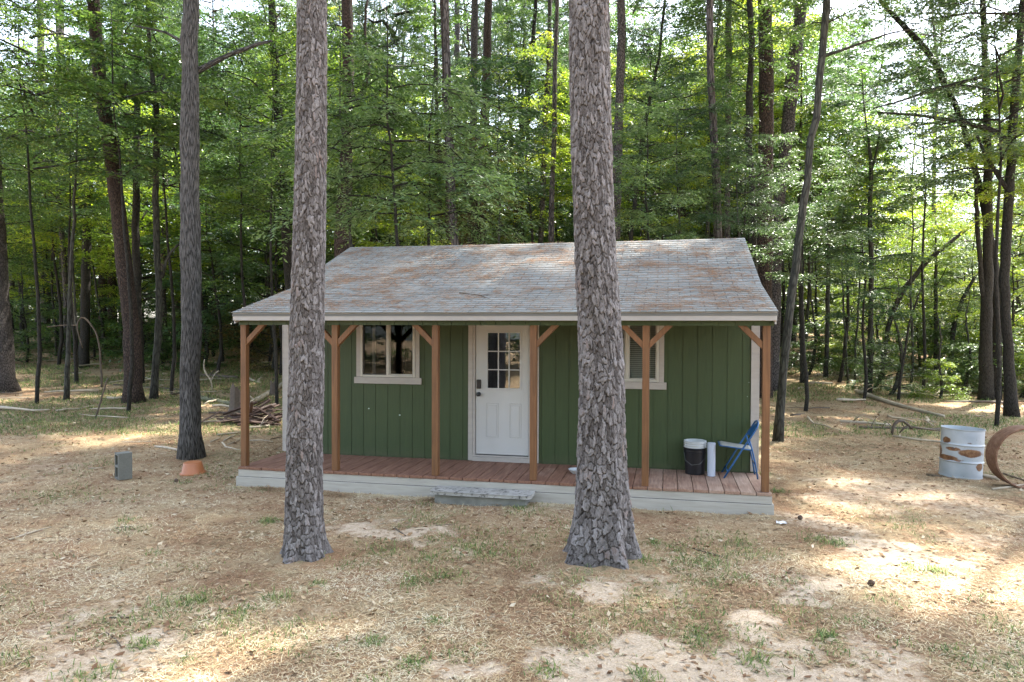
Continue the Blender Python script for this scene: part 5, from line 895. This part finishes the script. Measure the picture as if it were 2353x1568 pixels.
scatter(60, 60, 92, (-3.0, 2.0), (3.4, 4.4), 5.5, ['green', 'yellow', 'blue'], 'farthest trees of the forest, only their green seen', 'farthest forest trees', -.95, .95, key2=True)
scatter(44, 29, 44, (-.1, .2), (1., 2.), 2.0, ['green', 'yellow', 'green', 'blue'], 'low leafy shrub in the woods behind the clearing on the right', 'shrubs right of the cabin', aof(1850), .80, ['bush', 'bush1'], 'shrub', 'shrub', skip=lambda D, a: D < 29)
scatter(44, 30, 46, (-.1, .2), (1., 2.), 2.0, ['green', 'blue', 'green', 'brown'], 'low leafy shrub in the shaded woods on the left', 'shrubs left of the cabin', -.8, aof(760), ['bush', 'bush1'], 'shrub', 'shrub')
used2 = 0
scatter(26, 23, 34, (-.2, .3), (.8, 1.3), 1.5, ['yellow', 'green', 'yellow'], 'bright low shrub growing among the logs on the right', 'shrubs among the logs', aof(1930), .80, ['bush', 'bush1'], 'shrub', 'shrub')
scatter(9, 30, 50, (3., 9.), (1.3, 2.), 2., ['needle'], 'green pine top seen between the leafy trees', 'pine tops between the leafy trees', keys=['pine0', 'pine1'], nm='pine_tree')
for i in range(80):
    D = RR.uniform(14.5, 36); a = RR.choice([RR.uniform(-.75, aof(640)), RR.uniform(aof(1810), .75)]); x, y = wp(D, a)
    if -1 < x < 9 and y < 7: continue
    z = float(ghl(np.array(x), np.array(y))); m_ = MB((x, y, z)); az = RR.uniform(0, 6.3); l = RR.uniform(.4, 2.2); r_ = RR.uniform(.01, .045); P = []
    for k in range(5): P.append((x+math.cos(az)*l*k/4+RR.gauss(0, .03), y+math.sin(az)*l*k/4+RR.gauss(0, .03), z+r_+.02+RR.uniform(0, .05)))
    m_.tube(P, [r_, r_, r_*.8, r_*.6, r_*.35], 6, jit=.08); o = m_.build('dead_stick', LOGM[RR.choice(['pale', 'pale', 'dark'])], smooth=True, loc=(x, y, z)); tag(o, 'dead stick lying on the shaded forest floor', 'stick', 'dead sticks on the forest floor')
# tall straight trunks farther back
def pole(D, a, r, label, group, bk):
    x, y = wp(D, a); z = float(gh(np.array(x), np.array(y))); t = thing('pine_tree', label, 'tree', (x, y, z), group); H = RR.uniform(17, 23)
    me, P = TRK[RR.randrange(3)]; o = link('trunk', me, None, t); own(o, BARK[bk]); k = r/.075; o.scale = (k*.9, k*.9, H/9.5*1.15); o.rotation_euler = (RR.gauss(0, .02), RR.gauss(0, .02), RR.uniform(0, 6))
    add_crown(t, RR.choice(['pine0', 'pine1']), (0, 0, H-5), RR.uniform(.9, 1.3), RR.uniform(0, 6), 'needle', 'red')
c_ = 0
for _ in range(3000):
    if c_ >= 62: break
    D = RR.uniform(26, 58); a = RR.uniform(-.8, .8)
    if not free(D, a, 1.5): continue
    if D < 34 and RR.random() < .6: continue
    pole(D, a, RR.uniform(.09, .22), 'straight pine trunk standing back in the forest', 'background pine trunks', RR.choice(['pine', 'red', 'oak', 'pine'])); c_ += 1
for (x, y) in ((-3.5, -19), (1.5, -24), (5.2, -17.5), (9.5, -23), (13, -18), (-9, -26), (18, -27), (4, -31), (-1, -29), (11, -33), (-6, -35), (2, -38), (8, -40), (15, -37), (-12, -40), (22, -38), (-2, -44), (6, -47), (13, -45), (20, -30), (-14, -30), (28, -36), (-20, -42)):  # trees behind the camera; back rows added to darken the pane reflections
    t = thing('pine_tree', 'pine trunk across the yard, mirrored in the cabin window panes', 'tree', (x, y, 0), 'pines mirrored in the panes')
    me, P = TRK[RR.randrange(3)]; o = link('trunk', me, None, t); own(o, BARK['red']); o.scale = (2.4, 2.4, 2.1); add_crown(t, RR.choice(HK), (0, 0, RR.uniform(4, 8) if y > -28 else RR.uniform(0, 2)), 2.2, RR.uniform(0, 6), 'green')
for (x, y, H, s_) in ((12.8, 4.6, 24, .9), (17, 3.5, 22, 1.2), (14.5, -1.5, 18, 1.), (20, 8, 22, 1.1), (-9.5, 1.5, 17, .95), (-12, 5.5, 19, 1.)):  # unseen pines added beside the view to shade the yard
    t = thing('pine_tree', 'tall pine just outside the picture added so its crown shades the yard', 'tree', (x, y, float(gh(np.array(x), np.array(y)))), 'pines added outside the frame to shade the yard')
    me, P = TRK[RR.randrange(3)]; o = link('trunk', me, None, t); own(o, BARK['pine']); o.scale = (1.3, 1.3, H/9.); add_crown(t, 'shade_canopy', (0, 0, H-4.5), s_, RR.uniform(0, 6), 'needle', 'red')
for (x, y, H, s_) in ((.5, 9.2, 23, 1.2), (4.6, 8.8, 24, 1.25), (7.2, 9.6, 25, 1.25)):  # pines added behind the cabin for the shade of their crowns
    t = thing('pine_tree', 'tall pine close behind the cabin, added so its crown shades the yard', 'tree', (x, y, 0), 'pines added behind the cabin for shade')
    me, P = TRK[RR.randrange(3)]; o = link('trunk', me, None, t); own(o, BARK['pine']); o.scale = (1.7, 1.7, H/9.); add_crown(t, 'shade_canopy', (0, 0, H-4.5), s_, RR.uniform(0, 6), 'needle', 'red')
for o_ in list(COL.objects):   # unseen wide crowns added to block sun where trunk shadows would fall
    lb = o_.get('label', '')
    if o_.parent is None and lb.startswith('dark curving trunk'):
        for q in range(1): add_crown(o_, 'shade_canopy', (1.9, .6, 15.2+q*.6), .8, q*2.+1, 'needle', 'red')
    if o_.parent is None and lb.startswith('tall pine close behind') and abs(o_.location.x-7.2) < .1:
        for q in range(1): add_crown(o_, 'shade_canopy', (.9, -2.7, 17.+q*.6), .75, q*2.+2, 'needle', 'red')
    if o_.parent is None and lb.startswith('dark trunk nearest the rusty'): add_crown(o_, 'shade_canopy', (.2, -1.5, 13.5), .9, 2., 'needle', 'red'); add_crown(o_, 'shade_canopy', (2.2, -3., 15.), .8, 4., 'needle', 'red')
    if o_.parent is None and lb.startswith('tall pine just outside') and abs(o_.location.x-12.8) < .1: add_crown(o_, 'shade_canopy', (-1.9, 2.6, 16.5), .8, 1., 'needle', 'red')
# bent dead sapling
def dead(name, label, cat, paths, mat, seed=0):
    org = tuple(paths[0][0][:3]); m_ = MB(org)
    for p in paths:
        q = resample(p, .12 if len(p) > 2 else .5, seed, .004); m_.tube(q[:, :3], q[:, 3], 7, jit=.06, seed=seed)
    o = m_.build(name, mat, smooth=True, loc=org); return tag(o, label, cat)
for nm, lab, mt, paths in DEAD: dead(nm, lab, 'dead branch' if 'branch' in nm else 'stick' if 'stick' in nm else 'dead sapling', paths, LOGM[mt])
for i, (nm, lab, mt, p) in enumerate(LOGS):
    q = resample(p, .25, i, .01); q[1:-1, 2] += 0; org = tuple(q[0, :3]); m_ = MB(org); m_.tube(q[:, :3], q[:, 3], 10, jit=.06, seed=i)
    o = m_.build(nm, LOGM[mt], smooth=True, loc=org); tag(o, lab, 'log' if 'log' in nm else 'branch')
    if nm == 'fallen_log' and q[0, 3] > .03:
        r_ = random.Random(i)
        for _ in range(4):
            k = _+1 if len(q) > 6 else 1+(_ % max(1, len(q)-2)); b0 = q[k, :3]; a = r_.uniform(0, 6.28); l = r_.uniform(.15, .5)
            st = MB(org); st.tube([b0, b0+np.array([math.cos(a)*l*.5, math.sin(a)*l*.5, l*.45]), b0+np.array([math.cos(a)*l, math.sin(a)*l, l*.6])], [q[k, 3]*.35, q[k, 3]*.22, .004], 5)
            so2 = st.build('branch_stub', LOGM[mt], o, smooth=True)
# ------------------------------------------------------------ stumps and rotten wood
def stump(name, label, c, r, h, seed, mat, flare=.06):
    r_ = np.random.default_rng(seed); n = 28; th = np.arange(n)/n*2*math.pi; V = []; zs = np.linspace(-.05, 1, 9)
    top = 1-.45*np.clip(vnoise(np.arange(n)*.45, np.zeros(n), seed), 0, 1)-.12*r_.random(n)
    rad = r*(1+.10*np.cos(3*th)+.06*r_.normal(size=n))
    for z in zs:
        zz = np.maximum(z, -.05)*h*top; rr = rad*(1-.12*z)+flare*math.exp(-max(z, 0)*6)
        V += [(c[0]+rr[i]*math.cos(th[i]), c[1]+rr[i]*math.sin(th[i]), c[2]+zz[i]) for i in range(n)]
    for i in range(n): V.append((c[0]+rad[i]*.6*math.cos(th[i]), c[1]+rad[i]*.6*math.sin(th[i]), c[2]+h*top[i]*.82))
    V.append((c[0], c[1], c[2]+h*.45)); F = []
    for j in range(len(zs)): F += [(j*n+i, j*n+(i+1) % n, (j+1)*n+(i+1) % n, (j+1)*n+i) for i in range(n)]
    k = len(zs)*n; F += [(k+i, k+(i+1) % n, k+n) for i in range(n)]
    m_ = MB(c); m_.add(V, F); return tag(m_.build(name, mat, loc=c), label, 'stump')
stump('tree_stump', 'broken rotting stump directly behind the leftmost porch post', STUMP1, .25, .85, 3, LOGM['dark'])
stump('tree_stump', 'small jagged stump beside the bare log, next to the cabin wall', STUMP2, .12, .55, 5, LOGM['dark'])
rot = wood('rotten_red_wood', (.062, .033, .022), .5, (10, 10, 10))
r_ = np.random.default_rng(4); hx, hy = HEAP
hm = MB((hx, hy, 0))
for i in range(75):
    a = r_.normal(.25, .6); l = r_.uniform(.2, 1.1); cx_ = hx+r_.normal(0, .42); cy_ = hy+r_.normal(0, .25); z = .02+abs(r_.normal(0, .13)); t_ = r_.normal(.12, .22)
    d = np.array([math.cos(a)*math.cos(t_), math.sin(a)*math.cos(t_), math.sin(t_)])*l/2; p = np.array([cx_, cy_, z+abs(d[2])])
    hm.beam(p-d, p+d, r_.uniform(.015, .07), r_.uniform(.01, .04), up=(r_.normal(0, .4), r_.normal(0, .4), 1))
tag(hm.build('rotten_wood', rot, loc=(hx, hy, 0)), 'heap of splintered rotten reddish wood behind the leftmost porch post', 'rotten wood', kind='stuff')
# ------------------------------------------------------------ concrete step
conc = simple('weathered_concrete', (.20, .20, .18), .9, .35, 9, bmp=.5)
m, nt, b = newmat('mossy_concrete'); c = coord(nt); n = noise(nt, c, 14, 6, .7); n2 = noise(nt, c, 5, 4)
nt.links.new(mixc(nt, ramp(nt, n, [(.52, (0, 0, 0)), (.62, (.9, .9, .9))]), ramp(nt, n2, [(.3, (.25, .24, .21)), (.7, (.40, .385, .35))]), (.04, .036, .03)), b.inputs['Base Color']); b.inputs['Roughness'].default_value = .9; bump(nt, b, n, .5, .004)
S0 = (3.72, -.24, 0); st = thing('step', 'mottled concrete slab step in front of the porch, below the door', 'step', S0)
k = MB(S0); yb = -.062; yf = -.40; xa, xb = 3.045, 4.40; rr_ = .06
P = [(xa, yb), (xa, yf+rr_)]+[(xa+rr_-rr_*math.cos(t), yf+rr_-rr_*math.sin(t)) for t in np.linspace(.2, 1.4, 5)]+[(xa+rr_, yf), (xb-rr_, yf)]+[(xb-rr_+rr_*math.sin(t), yf+rr_-rr_*math.cos(t)) for t in np.linspace(.2, 1.4, 5)]+[(xb, yf+rr_), (xb, yb)]
n_ = len(P); V = [(p[0], p[1], .118) for p in P]+[(p[0], p[1], .158) for p in P]
k.add(V, [tuple(range(n_-1, -1, -1)), tuple(range(n_, 2*n_))]+[((i+1) % n_, i, i+n_, (i+1) % n_+n_) for i in range(n_)][::1]); k.build('slab', m, st, bevel=.006)
k = MB(S0); k.box(xa+.06, xb-.07, yf+.045, yb-.004, -.03, .117); k.build('base', conc, st, bevel=.006)
# ------------------------------------------------------------ things on the porch
PZ = DZ+.002
def bucket(name, label, mat, c, r0, r1, h, bands, base=0):
    p = [(0, base), (r0, base), (r0+.003, base+.012)]
    for i in range(1, 8): p.append((r0+(r1-r0)*i/8*.98, base+h*i/8*.8))
    for (za, dr) in bands: p += [(r1+.001, base+za), (r1+dr, base+za+.004), (r1+dr, base+za+.012), (r1+.001, base+za+.016)]
    p += [(r1+.004, base+h-.012), (r1+.010, base+h-.006), (r1+.008, base+h), (r1-.002, base+h), (r1-.005, base+h-.05), (r0-.005, base+.02), (0, base+.015)]
    m_ = MB(c); m_.lathe([(a, z) for a, z in p], c, 36); o = m_.build(name, mat, smooth=True, loc=c)
    o.data.set_sharp_from_angle(angle=.6); return tag(o, label, 'bucket')
BC = (6.485, 1.0, PZ)
pb = simple('black_plastic', (.004, .004, .007), .45, .3, 6); pw = simple('white_plastic', (.50, .52, .52), .4, .12, 7)
b1 = bucket('bucket', 'black plastic bucket on the porch left of the white tube', pb, BC, .132, .150, .37, [(.30, .010), (.335, .009)])
bucket('bucket', 'white plastic bucket with ribbed rim nested in the black one', pw, (BC[0], BC[1], PZ+.055), .118, .146, .41, [(.315, .012), (.345, .012), (.375, .012)])
m_ = MB(BC); m_.tube([(BC[0]-.152, BC[1]-.02, PZ+.30), (BC[0]-.135, BC[1]-.09, PZ+.20), (BC[0]-.05, BC[1]-.146, PZ+.14), (BC[0]+.06, BC[1]-.143, PZ+.16), (BC[0]+.145, BC[1]-.06, PZ+.24), (BC[0]+.155, BC[1]-.02, PZ+.30)], .0022, 6); m_.build('handle', simple('bucket_wire', (.2, .2, .2), .4, metal=.8), b1)
TC = (6.70, .88, PZ); m_ = MB(TC); r = .054; p = [(r-.012, .01), (r, 0), (r, .455), (r-.004, .458), (r-.016, .458), (r-.016, .01)]
m_.lathe(p, TC, 28); o = m_.build('tube', simple('frosted_white_plastic', (.42, .46, .54), .45, .06, 3, stretch=(1, 1, .3)), smooth=True, loc=TC); o.data.set_sharp_from_angle(angle=.7); tag(o, 'upright white plastic tube between the black bucket and the blue chair', 'tube')
BW = (4.86, .60, PZ); m_ = MB(BW); m_.lathe([(0, 0), (.05, 0), (.055, .006), (.085, .03), (.105, .062), (.111, .064), (.105, .058), (.08, .026), (.05, .008), (0, .006)], BW, 28)
tag(m_.build('bowl', pw, smooth=True, loc=BW), 'pale bowl on the deck, half hidden by the right foreground pine', 'bowl')
# folding chair, facing -x
blue = simple('chipped_blue_paint', (.010, .085, .235), .38, .35, 14); CH = (6.86, .76, PZ)
ch_ = thing('folding_chair', 'blue metal folding chair with a worn pale seat by the right porch post', 'chair', CH)
def cp(x, y, z): return np.array([CH[0]+x, CH[1]+y, CH[2]+z])
Wc = .40
def rtube(P, r, n=9): 
    m_ = MB(CH); m_.tube(P, r, n); return m_
top = []
for t in np.linspace(0, math.pi, 13):
    yy = Wc/2-math.cos(t)*Wc/2; zz = .66+.105*math.sin(t)**.6; top.append(cp(.40+(zz-.66)*.5, yy, zz))
path = [cp(.0, 0, .0), cp(.13, 0, .22), cp(.26, 0, .44), cp(.35, 0, .58)]+top+[cp(.35, Wc, .58), cp(.26, Wc, .44), cp(.13, Wc, .22), cp(.0, Wc, .0)]
rtube(path, .0125).build('frame', blue, ch_, smooth=True)
for yy in (.028, Wc-.028): rtube([cp(.325, yy, .535), cp(.36, yy, .42), cp(.405, yy, .22), cp(.44, yy, 0)], .011).build('leg', blue, ch_, smooth=True)
rtube([cp(.05, 0, .085), cp(.05, Wc, .085)], .009).build('stretcher', blue, ch_, smooth=True)
rtube([cp(.41, .028, .19), cp(.41, Wc-.028, .19)], .009).build('stretcher', simple('dark_bare_steel', (.03, .03, .035), .5), ch_, smooth=True)
sm = MB(CH); n1, n2_ = 10, 8; V = []; F = []
for i in range(n1+1):
    for j in range(n2_+1):
        s, tt = i/n1, j/n2_; x = -.055+.42*s; wd = (Wc-.03)*(1-.10*s); y = Wc/2+(tt-.5)*wd; z = .452-.055*s-.018*math.sin(math.pi*tt)*math.sin(math.pi*s)-(.012 if i == 0 else 0); V.append(cp(x, y, z))
for i in range(n1):
    for j in range(n2_): a = i*(n2_+1)+j; F.append((a, a+n2_+1, a+n2_+2, a+1))
sm.add(V, F); so_ = sm.build('seat', simple('worn_seat_paint', (.36, .36, .32), .55, .3, 18), ch_, smooth=True, solid=.008)
e = MB(CH); e.tube([cp(-.055, .02, .440), cp(.365, .035, .388)], .010, 7); e.tube([cp(-.055, Wc-.02, .440), cp(.365, Wc-.035, .388)], .010, 7); e.tube([cp(-.055, .02, .440), cp(-.055, Wc-.02, .440)], .010, 7); e.build('seat_rim', blue, so_, smooth=True)
bk = MB(CH); V = []; F = []
for i in range(9):
    for j in range(7):
        t = i/8; z = .555+.185*j/6; cur = .03*math.sin(math.pi*t); y = .008+(Wc-.016)*t; lim = .66+.105*math.sin(math.pi*min(max(t, .02), .98))**.6-.006
        if i in (0, 8): z = min(z, .70)
        V.append(cp(.345+(z-.58)*.55+cur-.0, y, min(z, lim)))
for i in range(8):
    for j in range(6): a = i*7+j; F.append((a, a+7, a+8, a+1))
bk.add(V, F); bk.build('backrest', blue, ch_, smooth=True, solid=.006)
# ------------------------------------------------------------ cinder block, tub
cm = simple('cinder_block', (.15, .15, .13), .95, .15, 40, bmp=.6)
B0 = (-1.98, -.02, 0); k = MB(); w2, d2, h2, t2 = .097, .097, .40, .032   # stands on end, cores open to the sides (x)
k.box(-w2, w2, -d2, -d2+t2, 0, h2); k.box(-w2, w2, d2-t2, d2, 0, h2)
for z in (0, h2/2-t2/2, h2-t2): k.box(-w2, w2, -d2+t2, d2-t2, z, z+t2)
o = k.build('cinder_block', cm, bevel=.003, loc=B0); o.rotation_euler = (0, 0, .98); tag(o, 'grey cinder block standing on end in the left yard', 'cinder block')
T0 = (-1.2, .55, 0); k = MB(); k.lathe([(.178, .0), (.192, .0), (.194, .022), (.18, .03), (.168, .04), (.135, .178), (.125, .186), (.10, .184), (0, .180)], (0, 0, 0), 40)
o = k.build('tub', simple('orange_clay_plastic', (.36, .13, .05), .5, .14, 5), smooth=True, loc=T0); o.rotation_euler = (.04, -.02, 0); o.data.set_sharp_from_angle(angle=.8); tag(o, 'upside down orange clay coloured tub at the foot of the furrowed grey trunk', 'tub')
# ------------------------------------------------------------ drum
D0 = (10.66, 3.25, -.01); m, nt, b = newmat('rusty_white_drum'); c = coord(nt); n = noise(nt, c, 9, 8, .75, .5); n2 = noise(nt, mapv(nt, c, (1.6, 1.6, 3.2)), 1.25, 2, .5); sp = noise(nt, c, 30, 3, .5)
sx = N(nt, 'SeparateXYZ'); nt.links.new(c, sx.inputs[0])
msk = attr(nt, 'rust'); rf = math_(nt, 'ADD', msk, math_(nt, 'MULTIPLY_ADD', n, 1.7, -.85))
rf = ramp(nt, rf, [(.36, (0, 0, 0)), (.62, (1, 1, 1))]); spk = ramp(nt, sp, [(.70, (0, 0, 0)), (.74, (.8, .8, .8))])
rc = ramp(nt, n, [(.35, (.06, .025, .013)), (.5, (.17, .075, .032)), (.66, (.32, .18, .09))])
wc = ramp(nt, noise(nt, c, 4, 5), [(.3, (.34, .385, .42)), (.7, (.48, .515, .545))])
nt.links.new(mixc(nt, rf, mixc(nt, spk, wc, (.16, .12, .10)), rc), b.inputs['Base Color']); b.inputs['Roughness'].default_value = .5; bump(nt, b, n, .2, .004)
R_, H_ = .295, .765; pr = [(R_-.012, .01), (R_+.006, 0), (R_+.006, .015), (R_, .022)]
pr += [(R_, z) for z in np.linspace(.03, .235, 14)]+[(R_+.004, .245), (R_+.014, .255), (R_+.004, .265)]+[(R_, z) for z in np.linspace(.275, .50, 16)]+[(R_+.004, .51), (R_+.014, .52), (R_+.004, .53)]+[(R_, z) for z in np.linspace(.54, H_-.02, 14)]
pr += [(R_+.002, H_-.015), (R_+.009, H_-.008), (R_+.009, H_), (R_-.004, H_), (R_-.006, H_-.02), (R_-.008, .10), (R_-.02, .03), (0, .03)]
k = MB(); nd = 72; k.lathe(pr, (0, 0, 0), nd); dr = k.build('drum', m, smooth=True, loc=D0); dr.data.set_sharp_from_angle(angle=.9)
co = np.array([v.co[:] for v in dr.data.vertices]); thc = np.arctan2(CAM[1]-D0[1], CAM[0]-D0[0]); vang = np.arctan2(co[:, 1], co[:, 0])-thc; vang = (vang+math.pi) % (2*math.pi)-math.pi; uu = np.sin(vang)*R_; frt = np.cos(vang) > -.2
rm = np.zeros(len(co))
for (cu, cz, ru, rz_, s_) in ((-.21, .57, .06, .06, .9), (-.12, .45, .11, .035, .8), (.12, .40, .17, .065, 1.), (-.20, .30, .16, .045, .95), (-.30, .36, .05, .12, .7), (.24, .19, .05, .07, .8), (.10, .56, .05, .02, .7), (-.02, .28, .1, .03, .6)):
    rm = np.maximum(rm, s_*np.clip(1.35-((uu-cu)/ru)**2-((co[:, 2]-cz)/rz_)**2, 0, 1)*frt)
at = dr.data.attributes.new('rust', 'FLOAT', 'POINT'); at.data.foreach_set('value', rm.astype(np.float32))
dr.rotation_euler = (0, math.radians(2.2), .2*0); tag(dr, 'dented white steel drum with rust patches in the right yard', 'drum')
# ------------------------------------------------------------ rusty hoop
m, nt, b = newmat('rusted_steel'); c = coord(nt); n = noise(nt, c, 9, 6, .7); n2 = noise(nt, mapv(nt, c, (2, 14, 14)), 2, 4)
nt.links.new(ramp(nt, math_(nt, 'MULTIPLY_ADD', n, .5, math_(nt, 'MULTIPLY', n2, .5)), [(.3, (.09, .042, .022)), (.5, (.18, .09, .05)), (.72, (.29, .18, .12))]), b.inputs['Base Color']); b.inputs['Roughness'].default_value = .85; bump(nt, b, n, .4, .004)
HC = (11.25, 2.55, .435); k = MB(); k.lathe([(.43, -.17), (.45, -.17), (.452, 0), (.45, .17), (.43, .17), (.432, 0), (.43, -.17)], (0, 0, 0), 72, Matrix.Rotation(math.pi/2, 4, 'X'))
o = k.build('steel_hoop', m, smooth=True, loc=HC); o.data.set_sharp_from_angle(angle=.6); o.rotation_euler = (0, 0, YAW-math.radians(12)); tag(o, 'rusty steel hoop standing upright beside the white drum, cut by the right edge', 'hoop')
# ------------------------------------------------------------ litter
r_ = np.random.default_rng(9); LT = (7.42, -.46, .015); k = MB(LT); V = []; F = []
for i in range(6):
    for j in range(6): V.append((LT[0]+(i-2.5)*.022+r_.normal(0, .004), LT[1]+(j-2.5)*.016+r_.normal(0, .004), LT[2]+.012+r_.uniform(-.008, .018)))
for i in range(5):
    for j in range(5): a = i*6+j; F.append((a, a+6, a+7, a+1))
k.add(V, F); tag(k.build('paper_scrap', simple('white_paper', (.75, .75, .75), .7), loc=LT, solid=.001), 'crumpled white scrap on the ground just right of the porch corner', 'litter')
cone_m = simple('pine_cone_scales', (.10, .065, .045), .8, .3, 30)
for i, (x, y, lab) in enumerate(CONES):
    k = MB(); pr = [(0, 0)]
    for j in range(7): rr2 = .024*math.sin(math.pi*(j+.7)/8); pr += [(rr2+.006, .008+j*.009), (rr2, .013+j*.009)]
    pr.append((0, .075)); k.lathe(pr, (0, 0, -.037), 12); o = k.build('pine_cone', cone_m, loc=(x, y, float(ghl(np.array(x), np.array(y)))+.03)); o.rotation_euler = (1.4, .2, i*1.7); tag(o, lab, 'pine cone')
